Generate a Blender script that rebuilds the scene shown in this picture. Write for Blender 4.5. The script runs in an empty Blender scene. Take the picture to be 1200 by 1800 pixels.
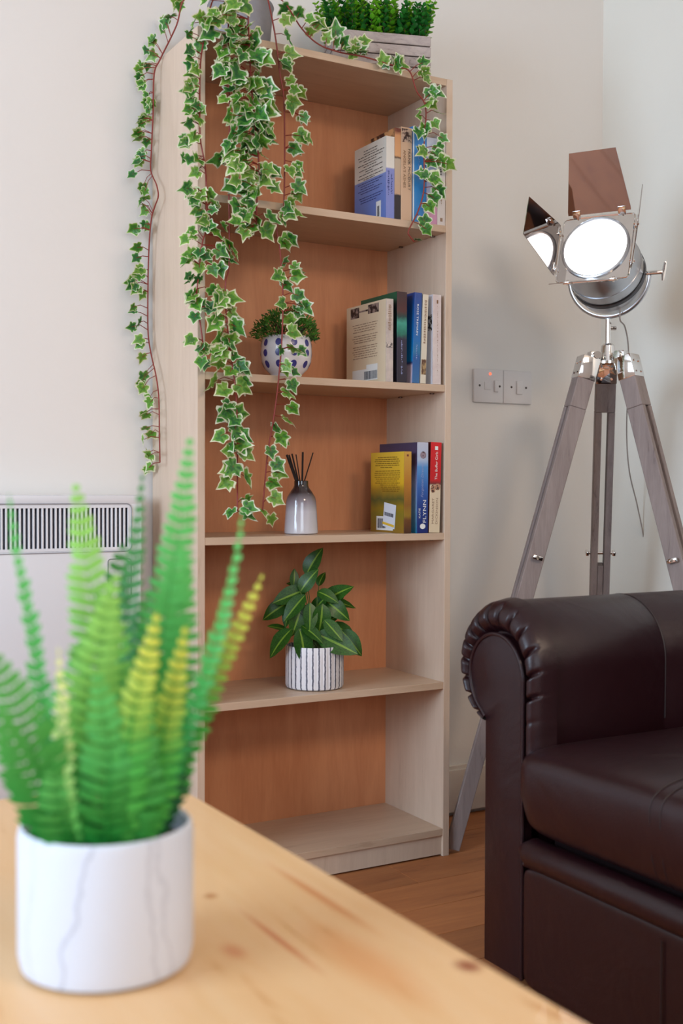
import bpy, bmesh, math, random
from mathutils import Vector, Matrix, Quaternion
C = bpy.context.scene.collection
PI = math.pi
def lin(c): return c/12.92 if c <= .04045 else ((c+.055)/1.055)**2.4
def rgb(r, g, b): return (lin(r/255), lin(g/255), lin(b/255), 1)
# ------------------------------------------------------------------ camera
F = 2033.59; YAW, PIT, ROL = (math.radians(a) for a in (29.5876, -1.2439, .1729)); CZ = .837
_f = Vector((math.sin(YAW), math.cos(YAW), 0)); _r = Vector((math.cos(YAW), -math.sin(YAW), 0)); _u = Vector((0, 0, 1))
FW = _f*math.cos(PIT)+_u*math.sin(PIT); UP = -_f*math.sin(PIT)+_u*math.cos(PIT); RT = _r.copy()
CR = RT*math.cos(ROL)+UP*math.sin(ROL); CU = UP*math.cos(ROL)-RT*math.sin(ROL)
CAM = Vector((0, 0, CZ))
def ray(x, y): return CR*((x-600)/F)-CU*((y-900)/F)+FW
def at(x, y, axis, val):
    r = ray(x, y); i = 'XYZ'.index(axis); return CAM+r*((val-CAM[i])/r[i])
def atd(x, y, d): return CAM+ray(x, y)*d
cd = bpy.data.cameras.new('camera'); cam = bpy.data.objects.new('camera', cd); C.objects.link(cam)
m = Matrix((CR, CU, -FW)).transposed().to_4x4(); m.translation = CAM; cam.matrix_world = m
cd.sensor_fit = 'VERTICAL'; cd.sensor_height = 36; cd.sensor_width = 24; cd.lens = F/1800*36; cd.clip_start = .02
cd.dof.use_dof = True; cd.dof.focus_distance = 2.62; cd.dof.aperture_fstop = 5.0
bpy.context.scene.camera = cam
# ------------------------------------------------------------------ light
vs = bpy.context.scene.view_settings
vs.view_transform = 'Standard'; vs.look = 'None'; vs.gamma = 1; vs.exposure = .0; vs.use_curve_mapping = False
w = bpy.data.worlds.new('world'); bpy.context.scene.world = w; w.use_nodes = True
w.node_tree.nodes['Background'].inputs[0].default_value = (.78, .88, 1, 1); w.node_tree.nodes['Background'].inputs[1].default_value = 1.5
def area(name, loc, target, sx, sy, power, col):
    l = bpy.data.lights.new(name, 'AREA'); l.shape = 'RECTANGLE'; l.size = sx; l.size_y = sy; l.energy = power; l.color = col
    o = bpy.data.objects.new(name, l); C.objects.link(o); o.location = loc
    o.rotation_euler = (Vector(target)-Vector(loc)).to_track_quat('-Z', 'Y').to_euler(); return o
area('window_daylight', (-2.2, .9, 1.5), (1, 1.1, 1.2), 1.5, 1.2, 82, (.60, .79, 1))
area('rear_window_daylight', (-.6, -2.3, 1.5), (.2, 1, 1.1), 1.6, 1.2, 26, (.72, .86, 1))
area('ceiling_lamp', (1.2, -.8, 2.36), (1.3, .8, .6), .7, .7, 33, (1, .79, .60))
# ------------------------------------------------------------------ materials
def newmat(name):
    m = bpy.data.materials.new(name); m.use_nodes = True; nt = m.node_tree
    return m, nt, nt.nodes['Principled BSDF']
def N(nt, t, **k):
    n = nt.nodes.new(t)
    for a, b in k.items(): setattr(n, a, b)
    return n
def setp(b, **k):
    for a, v in k.items(): b.inputs[a.replace('_', ' ')].default_value = v
def mat(name, col, rough=.5, metal=0, var=0, vscale=8, bump=0, bscale=60, spec=.5, emit=0, coat=0, stretch=(1, 1, 1), col2=None, trans=0):
    m, nt, b = newmat(name)
    setp(b, Base_Color=col, Roughness=rough, Metallic=metal, Specular_IOR_Level=spec, Coat_Weight=coat, Transmission_Weight=trans)
    tc = mp = None
    if var or bump or col2:
        tc = N(nt, 'ShaderNodeTexCoord'); mp = N(nt, 'ShaderNodeMapping'); mp.inputs['Scale'].default_value = stretch
        nt.links.new(tc.outputs['Object'], mp.inputs[0])
    if var or col2:
        no = N(nt, 'ShaderNodeTexNoise'); no.inputs['Scale'].default_value = vscale; no.inputs['Detail'].default_value = 5
        nt.links.new(mp.outputs[0], no.inputs['Vector'])
        rp = N(nt, 'ShaderNodeValToRGB'); rp.color_ramp.elements[0].position = .35; rp.color_ramp.elements[1].position = .65
        c2 = col2 if col2 else tuple(max(0, c*(1-var)) for c in col[:3])+(1,)
        rp.color_ramp.elements[0].color = c2; rp.color_ramp.elements[1].color = col
        nt.links.new(no.outputs[0], rp.inputs[0]); nt.links.new(rp.outputs[0], b.inputs['Base Color'])
    if bump:
        n2 = N(nt, 'ShaderNodeTexNoise'); n2.inputs['Scale'].default_value = bscale; n2.inputs['Detail'].default_value = 4
        nt.links.new(mp.outputs[0], n2.inputs['Vector'])
        bp = N(nt, 'ShaderNodeBump'); bp.inputs['Strength'].default_value = bump; bp.inputs['Distance'].default_value = .004
        nt.links.new(n2.outputs[0], bp.inputs['Height']); nt.links.new(bp.outputs[0], b.inputs['Normal'])
    if emit: b.inputs['Emission Color'].default_value = col; b.inputs['Emission Strength'].default_value = emit
    return m
def wood(name, c1, c2, stretch, scale=3, rough=.5, bump=.1, knots=None, c3=None, dist=1.5, objrand=0, coat=0):
    """long grain: stretched noise, fine fibre lines and optional darker streaks"""
    m, nt, b = newmat(name); setp(b, Roughness=rough, Coat_Weight=coat)
    tc = N(nt, 'ShaderNodeTexCoord'); mp = N(nt, 'ShaderNodeMapping'); mp.inputs['Scale'].default_value = stretch
    nt.links.new(tc.outputs['Object'], mp.inputs[0]); src = mp.outputs[0]
    if objrand:
        oi = N(nt, 'ShaderNodeObjectInfo'); mul = N(nt, 'ShaderNodeVectorMath', operation='SCALE'); mul.inputs[0].default_value = (7, 3, 5)
        nt.links.new(oi.outputs['Random'], mul.inputs['Scale'])
        ad = N(nt, 'ShaderNodeVectorMath', operation='ADD'); nt.links.new(src, ad.inputs[0]); nt.links.new(mul.outputs[0], ad.inputs[1]); src = ad.outputs[0]
    a = N(nt, 'ShaderNodeTexNoise'); a.inputs['Scale'].default_value = scale; a.inputs['Detail'].default_value = 6; a.inputs['Distortion'].default_value = dist
    f = N(nt, 'ShaderNodeTexNoise'); f.inputs['Scale'].default_value = scale*9; f.inputs['Detail'].default_value = 3
    nt.links.new(src, a.inputs['Vector']); nt.links.new(src, f.inputs['Vector'])
    mx = N(nt, 'ShaderNodeMath', operation='MULTIPLY_ADD'); mx.inputs[1].default_value = .35; nt.links.new(f.outputs[0], mx.inputs[0]); nt.links.new(a.outputs[0], mx.inputs[2])
    rp = N(nt, 'ShaderNodeValToRGB'); e = rp.color_ramp.elements; e[0].position = .45; e[0].color = c2; e[1].position = .85; e[1].color = c1
    if c3: x = e.new(.52); x.color = c3
    nt.links.new(mx.outputs[0], rp.inputs[0]); out = rp.outputs[0]
    if objrand:
        mr = N(nt, 'ShaderNodeMapRange'); mr.inputs[3].default_value = 1-objrand; mr.inputs[4].default_value = 1+objrand*.5
        nt.links.new(oi.outputs['Random'], mr.inputs[0])
        vm = N(nt, 'ShaderNodeVectorMath', operation='SCALE'); nt.links.new(out, vm.inputs[0]); nt.links.new(mr.outputs[0], vm.inputs['Scale']); out = vm.outputs[0]
    if knots:
        for (kx, ky, kr, kc, sx, sy) in knots:
            m2 = N(nt, 'ShaderNodeMapping'); m2.inputs['Location'].default_value = (-kx*sx, -ky*sy, 0); m2.inputs['Scale'].default_value = (sx, sy, 0)
            nt.links.new(tc.outputs['Object'], m2.inputs[0])
            ln = N(nt, 'ShaderNodeVectorMath', operation='LENGTH'); nt.links.new(m2.outputs[0], ln.inputs[0])
            r2 = N(nt, 'ShaderNodeMapRange'); r2.inputs[1].default_value = kr; r2.inputs[2].default_value = kr*.3; nt.links.new(ln.outputs['Value'], r2.inputs[0])
            mc = N(nt, 'ShaderNodeMix', data_type='RGBA'); mc.inputs[7].default_value = kc
            nt.links.new(r2.outputs[0], mc.inputs[0]); nt.links.new(out, mc.inputs[6]); out = mc.outputs[2]
    nt.links.new(out, b.inputs['Base Color'])
    if bump:
        bp = N(nt, 'ShaderNodeBump'); bp.inputs['Strength'].default_value = bump; bp.inputs['Distance'].default_value = .002
        nt.links.new(mx.outputs[0], bp.inputs['Height']); nt.links.new(bp.outputs[0], b.inputs['Normal'])
    return m
def grad(name, stops, lo, hi, axis=2, rough=.4, noise=.0, nscale=20, spec=.5, coat=0):
    """colour bands along one object axis between lo and hi (metres, object space)"""
    m, nt, b = newmat(name); setp(b, Roughness=rough, Specular_IOR_Level=spec, Coat_Weight=coat)
    tc = N(nt, 'ShaderNodeTexCoord'); sp = N(nt, 'ShaderNodeSeparateXYZ'); nt.links.new(tc.outputs['Object'], sp.inputs[0])
    mr = N(nt, 'ShaderNodeMapRange'); mr.inputs[1].default_value = lo; mr.inputs[2].default_value = hi
    nt.links.new(sp.outputs[axis], mr.inputs[0]); out = mr.outputs[0]
    if noise:
        no = N(nt, 'ShaderNodeTexNoise'); no.inputs['Scale'].default_value = nscale; nt.links.new(tc.outputs['Object'], no.inputs['Vector'])
        ma = N(nt, 'ShaderNodeMath', operation='MULTIPLY_ADD'); ma.inputs[1].default_value = noise; nt.links.new(no.outputs[0], ma.inputs[0]); nt.links.new(out, ma.inputs[2])
        sb = N(nt, 'ShaderNodeMath', operation='SUBTRACT'); sb.inputs[1].default_value = noise/2; nt.links.new(ma.outputs[0], sb.inputs[0]); out = sb.outputs[0]
    rp = N(nt, 'ShaderNodeValToRGB'); el = rp.color_ramp.elements
    while len(el) < len(stops): el.new(.5)
    for e, (p, c) in zip(el, stops): e.position = p; e.color = c
    nt.links.new(out, rp.inputs[0]); nt.links.new(rp.outputs[0], b.inputs['Base Color'])
    return m
# ------------------------------------------------------------------ mesh helpers
class MB:
    def __init__(s): s.v = []; s.f = []; s.mi = []
    def add(s, vs, fs, mi=0):
        o = len(s.v); s.v += [Vector(p) for p in vs]; s.f += [tuple(i+o for i in f) for f in fs]; s.mi += [mi]*len(fs)
    def box(s, x0, x1, y0, y1, z0, z1, mi=0, M=None, bev=0):
        if bev > 0:
            bm = bmesh.new(); bmesh.ops.create_cube(bm, size=1)
            for v in bm.verts: v.co = Vector(((x0+x1)/2+v.co.x*(x1-x0), (y0+y1)/2+v.co.y*(y1-y0), (z0+z1)/2+v.co.z*(z1-z0)))
            bmesh.ops.bevel(bm, geom=bm.edges[:], offset=bev, segments=2, affect='EDGES', profile=.5)
            bm.verts.index_update(); vs = [(M @ v.co) if M else v.co.copy() for v in bm.verts]
            s.add(vs, [[v.index for v in f.verts] for f in bm.faces], mi); bm.free(); return
        vs = [Vector((x, y, z)) for x in (x0, x1) for y in (y0, y1) for z in (z0, z1)]
        if M: vs = [M @ v for v in vs]
        s.add(vs, [(0, 1, 3, 2), (4, 6, 7, 5), (0, 4, 5, 1), (2, 3, 7, 6), (0, 2, 6, 4), (1, 5, 7, 3)], mi)
    def tube(s, pts, r, n=8, mi=0, cap=True, flat=1.0):
        pts = [Vector(p) for p in pts]; k = len(pts); rs = r if isinstance(r, (list, tuple)) else [r]*k
        t0 = (pts[1]-pts[0]).normalized(); up = Vector((0, 0, 1)) if abs(t0.z) < .9 else Vector((1, 0, 0))
        a = t0.cross(up).normalized(); vs = []
        for i, p in enumerate(pts):
            t = (pts[min(i+1, k-1)]-pts[max(i-1, 0)]).normalized(); a = (a-t*a.dot(t)).normalized(); b = t.cross(a)
            for j in range(n):
                th = 2*PI*j/n; vs.append(p+(a*math.cos(th)+b*math.sin(th)*flat)*rs[i])
        fs = [(i*n+j, i*n+(j+1) % n, (i+1)*n+(j+1) % n, (i+1)*n+j) for i in range(k-1) for j in range(n)]
        if cap: fs += [tuple(range(n-1, -1, -1)), tuple((k-1)*n+j for j in range(n))]
        s.add(vs, fs, mi)
    def lathe(s, prof, n=40, c=(0, 0, 0), mi=0, M=None, fn=None):
        vs = []
        for i, (r, z) in enumerate(prof):
            for j in range(n):
                th = 2*PI*j/n; rr = r
                if fn: rr = fn(r, z, th)
                p = Vector((rr*math.cos(th), rr*math.sin(th), z)); vs.append((M @ p) if M else p+Vector(c))
        k = len(prof)
        fs = [(i*n+j, i*n+(j+1) % n, (i+1)*n+(j+1) % n, (i+1)*n+j) for i in range(k-1) for j in range(n)]
        if prof[0][0] > 1e-5: fs.append(tuple(range(n-1, -1, -1)))
        if prof[-1][0] > 1e-5: fs.append(tuple((k-1)*n+j for j in range(n)))
        s.add(vs, fs, mi)
    def prism(s, poly, h0, h1, M=None, mi=0):
        n = len(poly); vs = [Vector((x, y, h0)) for x, y in poly]+[Vector((x, y, h1)) for x, y in poly]
        if M: vs = [M @ v for v in vs]
        s.add(vs, [tuple(range(n-1, -1, -1)), tuple(range(n, 2*n))]+[(i, (i+1) % n, n+(i+1) % n, n+i) for i in range(n)], mi)
    def mesh(s, name, mats, org=(0, 0, 0), smooth=True, ang=35):
        me = bpy.data.meshes.new(name); o = Vector(org)
        me.from_pydata([v-o for v in s.v], [], s.f)
        for mt in (mats if isinstance(mats, (list, tuple)) else [mats]): me.materials.append(mt)
        me.polygons.foreach_set('material_index', s.mi)
        bm = bmesh.new(); bm.from_mesh(me); bmesh.ops.recalc_face_normals(bm, faces=bm.faces)
        if smooth:
            for f in bm.faces: f.smooth = True
            for e in bm.edges:
                if len(e.link_faces) == 2 and e.calc_face_angle(0) > math.radians(ang): e.smooth = False
        bm.to_mesh(me); bm.free(); me.update(); return me
    def build(s, name, mats, parent=None, smooth=True, ang=35, org=None):
        """part of `parent`, or a top-level mesh whose origin is `org`"""
        o0 = world_of(parent) if parent else Vector(org or (0, 0, 0))
        ob = bpy.data.objects.new(name, s.mesh(name, mats, o0, smooth, ang)); C.objects.link(ob)
        if parent: ob.parent = parent
        else: ob.location = o0
        return ob
def world_of(o):
    l = Vector(o.location)
    while o.parent: o = o.parent; l += Vector(o.location)
    return l
def tag(o, label=None, cat=None, group=None, kind=None):
    for k, v in (('label', label), ('category', cat), ('group', group), ('kind', kind)):
        if v: o[k] = v
    return o
def thing(name, loc, label, cat, group=None):
    o = bpy.data.objects.new(name, None); o.empty_display_size = .05; C.objects.link(o); o.location = loc
    return tag(o, label, cat, group)
def inst(name, me, parent, M):
    """child object with shared mesh; M is a world matrix (parents only translate)"""
    o = bpy.data.objects.new(name, me); C.objects.link(o); o.parent = parent
    o.matrix_local = Matrix.Translation(-world_of(parent)) @ M; return o
def frame(o, x, y, z):
    m = Matrix((x, y, z)).transposed().to_4x4(); m.translation = o; return m
def text_part(name, body, size, M, material, parent, xs=1.0, align='CENTER', shear=0):
    cu = bpy.data.curves.new(name, 'FONT'); cu.body = body; cu.size = size; cu.align_x = align; cu.align_y = 'CENTER'; cu.shear = shear; cu.resolution_u = 2
    t = bpy.data.objects.new(name, cu); C.objects.link(t); bpy.context.view_layer.update()
    me = bpy.data.meshes.new_from_object(t.evaluated_get(bpy.context.evaluated_depsgraph_get()))
    bpy.data.objects.remove(t); bpy.data.curves.remove(cu)
    me.transform(Matrix.Diagonal((xs, 1, 1, 1))); me.transform(Matrix.Translation(-world_of(parent)) @ M)
    me.materials.clear(); me.materials.append(material)
    o = bpy.data.objects.new(name, me); C.objects.link(o); o.parent = parent; return o
# ------------------------------------------------------------------ room
XL, XR, YB, YF, ZT = -2.25, 2.187, 2.416, -2.35, 2.42
M_wall = mat('cream_paint', rgb(231, 225, 219), .75, bump=.06, bscale=90, var=.02, vscale=2, spec=.25)
M_wallr = mat('pale_paint', rgb(236, 233, 224), .75, bump=.06, bscale=90, var=.02, vscale=2, spec=.25)
M_ceil = mat('ceiling_paint', rgb(238, 236, 230), .8)
M_far = mat('taupe_paint', rgb(200, 192, 184), .8)
M_trim = mat('white_gloss', rgb(226, 216, 204), .35)
def struct(o): o['kind'] = 'structure'; return o
b = MB(); b.box(XL-.1, XR+.1, YB, YB+.1, -.1, ZT); struct(b.build('wall_back', M_wall))
b = MB(); b.box(XR, XR+.1, YF, YB, -.1, ZT); struct(b.build('wall_right', M_wallr))
b = MB(); b.box(XL-.1, XR+.1, YF-.1, YB+.1, ZT, ZT+.1); struct(b.build('ceiling', M_ceil))
def win_wall(name, axis, pos, a0, a1, w0, w1, z0=.85, z1=2.1):
    b = MB()
    def bx(p, q, r, s):
        if axis == 'X': b.box(pos-.1, pos, p, q, r, s)
        else: b.box(p, q, pos-.1, pos, r, s)
    bx(a0, w0, -.1, ZT); bx(w1, a1, -.1, ZT); bx(w0, w1, -.1, z0); bx(w0, w1, z1, ZT)
    return struct(b.build(name, M_far))
win_wall('wall_left', 'X', XL, YF, YB, .1, 1.7)
win_wall('wall_front', 'Y', YF, XL, XR, -1.5, .3)
def window(name, axis, pos, w0, w1, z0=.85, z1=2.1):
    b = MB(); t = .05
    for (p, q, r, s) in ((w0, w0+t, z0, z1), (w1-t, w1, z0, z1), (w0, w1, z0, z0+t), (w0, w1, z1-t, z1), ((w0+w1)/2-.02, (w0+w1)/2+.02, z0, z1)):
        if axis == 'X': b.box(pos-.09, pos-.03, p, q, r, s)
        else: b.box(p, q, pos-.09, pos-.03, r, s)
    return struct(b.build(name, M_trim))
window('window_1', 'X', XL, .1, 1.7); window('window_2', 'Y', YF, -1.5, .3)
M_dark = mat('dark_gap', rgb(25, 18, 15), .9)
b = MB()
for (p, q) in ((XL, .885), (1.51, XR-.018)): b.box(p, q, YB-.018, YB, .012, .118); b.box(p, q, YB-.013, YB, .118, .128)
struct(b.build('baseboard_back', M_trim, smooth=False))
b = MB(); b.box(XR-.018, XR, YF, YB, .012, .118); b.box(XR-.013, XR, YF, YB, .118, .128); struct(b.build('baseboard_right', M_trim, smooth=False))
# floor: sub-floor plus individual boards running along X
M_floor = wood('oak_boards', rgb(186, 116, 66), rgb(152, 88, 48), (1.2, 9, 9), 2.2, .6, .08, c3=rgb(170, 102, 57), objrand=.16)
b = MB(); b.box(XL-.1, XR+.1, YF-.1, YB+.1, -.12, -.012); fl = struct(b.build('floor', M_dark))
rnd = random.Random(4); pw = .1275; nrow = int((YB-YF)/pw)+1; row0 = YB-.002
PL = {}
for r in range(38):
    y1 = 1.9045+pw*4-r*pw
    if y1 < YF: break
    y0 = y1-pw
    if y0 >= YB-.002: continue
    y1 = min(y1, YB-.001)
    x = XL-rnd.random()*.9
    if r == 2: x = 1.345-1.15*4
    while x < XR:
        x0 = max(x, XL); x1 = min(x+1.15, XR); x += 1.15
        if x1-x0 < .03: continue
        key = (round(x1-x0, 2), round(y1-y0, 3))
        if key not in PL:
            q = MB(); q.box(.0006, key[0]-.0006, .0006, key[1]-.0006, -.012, 0, bev=.0012); PL[key] = q.mesh('plank', M_floor, smooth=False)
        inst('plank', PL[key], fl, Matrix.Translation((x0, y0, 0)))
# ------------------------------------------------------------------ bookcase
BX0, BX1, BY0, BYB, BT = .907, 1.4882, 2.1508, 2.3994, .0165
ZTOP = CZ+.9123; SH = {k: CZ+v for k, v in (('s2', .5859), ('s3', .23), ('s4', -.1029), ('s5', -.4404), ('s6', -.7737))}
M_birch = wood('birch_laminate', rgb(214, 190, 168), rgb(198, 172, 150), (14, 14, 1.3), 3, .42, .03, c3=rgb(206, 181, 159), dist=.8)
M_birchx = wood('birch_laminate_shelf', rgb(206, 178, 152), rgb(188, 158, 132), (1.3, 14, 14), 3, .38, .03, c3=rgb(198, 169, 143), dist=.8)
M_back = wood('warm_backboard', rgb(216, 148, 104), rgb(200, 130, 88), (10, 10, 1.2), 2, .5, .02, dist=.8)
bk = thing('bookcase', (BX0-BT, BYB, 0), 'tall pale birch bookcase with five open compartments against the cream wall', 'bookcase')
for x in (BX0-BT, BX1):
    b = MB(); b.box(x, x+BT, BY0, BYB+.006, 0, ZTOP, bev=.0008); b.build('side_panel', M_birch, bk, smooth=False)
b = MB(); b.box(BX0, BX1, BYB, BYB+.004, .03, ZTOP-.002); tag(b.build('back_panel', M_back, bk, smooth=False), 'warmer brown back panel')
b = MB(); b.box(BX0, BX1, BY0+.0005, BYB, ZTOP-.0155, ZTOP-.0005, bev=.0008); b.build('top_panel', M_birchx, bk, smooth=False)
for k, z in SH.items():
    b = MB(); b.box(BX0, BX1, BY0+.001, BYB, z-.0156, z, bev=.0008); b.build('shelf', M_birchx, bk, smooth=False)
b = MB(); b.box(BX0, BX1, BY0+.006, BY0+.022, .004, SH['s6']-.0156); b.build('plinth', M_birch, bk, smooth=False)
M_steel = mat('pin_metal', rgb(120, 100, 90), .35, 1)
for k in ('s2', 's3', 's4', 's5'):
    for x in (BX0+.005, BX1-.006):
        for y in (BY0+.045, BYB-.07):
            b = MB(); b.tube([(x, y, SH[k]-.0185), (x, y, SH[k]-.0158)], .005, 8); b.build('shelf_pin', M_steel, bk)
# ------------------------------------------------------------------ heater on the wall
M_heat = mat('heater_enamel', rgb(222, 222, 226), .35)
M_hdark = mat('heater_inside', rgb(92, 96, 112), .8)
hx0, hx1, hy0, hz0, hz1 = .18, .838, 2.33, .13, .8185
ht = thing('panel_heater', ((hx0+hx1)/2, YB, hz0), 'white wall-mounted panel heater with a long vertical-slotted top grille', 'heater')
b = MB(); gz0, gz1, gx0, gx1 = .705, .797, .24, .812
b.box(hx0, hx1, hy0, hy0+.012, hz0, gz0, bev=.004); b.box(hx0, hx1, hy0, hy0+.012, gz1, hz1, bev=.004)
b.box(hx0, gx0, hy0+.0005, hy0+.012, gz0-.005, gz1+.005); b.box(gx1, hx1, hy0+.0005, hy0+.012, gz0-.005, gz1+.005)
b.box(hx0, hx0+.012, hy0+.006, YB-.012, hz0, hz1); b.box(hx1-.012, hx1, hy0+.006, YB-.012, hz0, hz1, bev=.004)
b.box(hx0, hx1, hy0+.006, YB-.012, hz1-.012, hz1, bev=.004); b.box(hx0, hx1, hy0+.01, YB-.012, hz0, hz0+.01)
b.build('casing', M_heat, ht)
b = MB(); b.box(gx0-.01, gx1+.01, hy0+.03, hy0+.034, gz0-.02, hz1-.014); b.build('inner_baffle', M_hdark, ht)
def rrect(x0, x1, y0, y1, r, n=6):
    P = []
    for (cx, cy, a0) in ((x1-r, y1-r, 0), (x0+r, y1-r, 90), (x0+r, y0+r, 180), (x1-r, y0+r, 270)):
        for i in range(n+1):
            a = math.radians(a0+90*i/n); P.append((cx+r*math.cos(a), cy+r*math.sin(a)))
    return P
b = MB(); P = [(x, hy0-.0005, z) for x, z in rrect(gx0-.004, gx1+.004, gz0-.004, gz1+.004, .012)]; b.tube(P+[P[0]], .0012, 6); tag(b.build('grille_rim', mat('grey_line', rgb(150, 150, 156), .6), ht), 'thin grey rim line')
b = MB(); b.box(gx0, gx1, hy0, hy0+.006, gz0-.001, gz0+.005); b.box(gx0, gx1, hy0, hy0+.006, gz1-.005, gz1+.001); b.build('grille_frame', M_heat, ht)
q = MB(); q.box(-.0021, .0021, 0, .006, 0, gz1-gz0-.004, bev=.0008); sl = q.mesh('slat', M_heat, smooth=False)
x = gx1-.002
while x > gx0:
    inst('slat', sl, ht, Matrix.Translation((x, hy0+.0003, gz0+.002))); x -= .00905
b = MB(); P = [(x, hy0-.0003, z) for x, z in rrect(.765, .815, .60, .685, .006)]; b.tube(P+[P[0]], .001, 6)
tag(b.build('control_cover', mat('seam_grey', rgb(110, 112, 118), .6), ht), 'dark outline of the control cover')
# ------------------------------------------------------------------ switches
M_plate = mat('switch_plastic', rgb(222, 216, 214), .3)
M_screw = mat('screw_dark', rgb(80, 72, 68), .5, .6)
def plate(name, cx, label):
    t = thing(name, (cx, YB, 1.055), label, 'switch')
    b = MB(); b.box(cx-.0465, cx+.0465, YB-.009, YB, 1.055, 1.141, bev=.003); b.build('face_plate', M_plate, t)
    return t
def screw(t, x, z):
    b = MB(); b.tube([(x, YB-.0097, z), (x, YB-.008, z)], .003, 10); b.build('screw', M_screw, t)
t = plate('fused_spur', 1.8015, 'white fused wall switch with a glowing red neon, left of the pair')
screw(t, 1.772, 1.098); screw(t, 1.836, 1.098)
b = MB(); b.box(1.817, 1.830, YB-.014, YB-.008, 1.083, 1.113, bev=.002); b.build('rocker', M_plate, t)
b = MB(); b.box(1.787, 1.808, YB-.0105, YB-.008, 1.088, 1.108, bev=.001); b.build('fuse_carrier', M_plate, t)
b = MB(); b.tube([(1.805, YB-.0105, 1.129), (1.805, YB-.008, 1.129)], .0032, 12); b.build('neon', mat('neon_red', rgb(255, 90, 60), .3, emit=2.2), t)
t = plate('rocker_switch', 1.8955, 'white single rocker wall switch, right of the pair above the lamp legs')
screw(t, 1.874, 1.098); screw(t, 1.922, 1.098)
b = MB(); b.box(1.889, 1.909, YB-.014, YB-.008, 1.080, 1.115, bev=.002); b.build('rocker', M_plate, t)
# ------------------------------------------------------------------ pine coffee table
TZ = .5
kn = []
for (px, py, r, col, sx, sy) in ((822, 1698, .012, rgb(150, 84, 48), 1, .8), (640, 1690, .05, rgb(212, 156, 104), 1.8, .5), (490, 1652, .06, rgb(196, 122, 76), 14, .75), (560, 1575, .08, rgb(204, 142, 92), 12, .7), (410, 1672, .014, rgb(204, 142, 98), 1.3, .7), (370, 1575, .008, rgb(180, 120, 70), 1, 1)):
    p = at(px, py, 'Z', TZ); kn.append((p.x-.05, p.y-.7, r, col, sx, sy))
M_pine = wood('pine', rgb(222, 182, 136), rgb(200, 148, 96), (7, .8, 7), 2.0, .45, .03, c3=rgb(218, 174, 124), dist=2.2, knots=kn, coat=.15)
ta = thing('coffee_table', (.05, .7, 0), 'pale varnished pine coffee table in the near foreground', 'table')
c = at(287, 1366, 'Z', TZ); e = at(1040, 1800, 'Z', TZ)
d1 = Vector((e.x-c.x, e.y-c.y)).normalized(); d2 = Vector((d1.y, -d1.x)); c2 = Vector((c.x, c.y))
if d2.x > 0: d2 = -d2
Lg, Wd = 1.12, .62
Mt = Matrix(((d2.x, d1.x, 0, c2.x), (d2.y, d1.y, 0, c2.y), (0, 0, 1, 0), (0, 0, 0, 1)))
b = MB(); b.prism(rrect(0, Wd, 0, Lg, .008, 3), TZ-.028, TZ-.003, Mt); b.prism(rrect(.003, Wd-.003, .003, Lg-.003, .008, 3), TZ-.003, TZ, Mt); b.build('tabletop', M_pine, ta, smooth=False, org=None)
ta_w = world_of(ta)
for (u0, v0) in ((.04, .04), (Wd-.09, .04), (.04, Lg-.09), (Wd-.09, Lg-.09)):
    b = MB(); b.box(u0, u0+.05, v0, v0+.05, 0, TZ-.028, M=Mt, bev=.003); b.build('leg', M_pine, ta)
for (u0, u1, v0, v1) in ((.055, .075, .09, Lg-.09), (Wd-.075, Wd-.055, .09, Lg-.09), (.09, Wd-.09, .055, .075), (.09, Wd-.09, Lg-.075, Lg-.055)):
    b = MB(); b.box(u0, u1, v0, v1, TZ-.10, TZ-.028, M=Mt); b.build('apron', M_pine, ta)
# ------------------------------------------------------------------ fern in a marble pot
FX, FY = .2582, .7908
M_fp, nt, bs = newmat('white_marble'); setp(bs, Roughness=.45)
tc = N(nt, 'ShaderNodeTexCoord'); sx = N(nt, 'ShaderNodeSeparateXYZ'); nt.links.new(tc.outputs['Object'], sx.inputs[0])
def mth(op, a, b_=None, c_=None):
    n = N(nt, 'ShaderNodeMath', operation=op)
    for k, v in enumerate((a, b_, c_)):
        if v is None: continue
        if isinstance(v, (int, float)): n.inputs[k].default_value = v
        else: nt.links.new(v, n.inputs[k])
    return n.outputs[0]
an = mth('ARCTAN2', sx.outputs[1], sx.outputs[0]); no = N(nt, 'ShaderNodeTexNoise'); no.inputs['Scale'].default_value = 24; no.inputs['Detail'].default_value = 4; nt.links.new(tc.outputs['Object'], no.inputs['Vector'])
a2 = mth('MULTIPLY_ADD', no.outputs[0], .55, an); out = None
for (a0, slope, wd, st) in ((-2.45, 4.2, .045, .42), (-1.25, -1.5, .05, .28), (-1.02, -3.0, .04, .25), (-2.95, 2.0, .05, .18), (.6, 3, .05, .6), (2.0, -3, .05, .6)):
    d = mth('ABSOLUTE', mth('SUBTRACT', mth('MULTIPLY_ADD', sx.outputs[2], -slope, a2), a0+.27)); v = mth('MULTIPLY', mth('MAXIMUM', mth('SUBTRACT', 1, mth('DIVIDE', d, wd)), 0), st)
    out = v if out is None else mth('MAXIMUM', out, v)
rp = N(nt, 'ShaderNodeValToRGB'); el = rp.color_ramp.elements; el[0].position = 0; el[0].color = rgb(212, 217, 230); el[1].position = 1; el[1].color = rgb(128, 128, 148)
nt.links.new(out, rp.inputs[0]); nt.links.new(rp.outputs[0], bs.inputs['Base Color'])
fe = thing('potted_fern', (FX, FY, TZ), 'green artificial fern in a white marbled round pot on the pine table', 'plant')
b = MB(); R = .0612
b.lathe([(R-.008, 0), (R-.002, .003), (R, .012), (R, .092), (R-.001, .098), (R-.003, .100), (R-.005, .098), (R-.006, .09), (R-.006, .085), (0, .085)], 64, (FX, FY, TZ)); b.build('pot', M_fp, fe)
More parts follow.
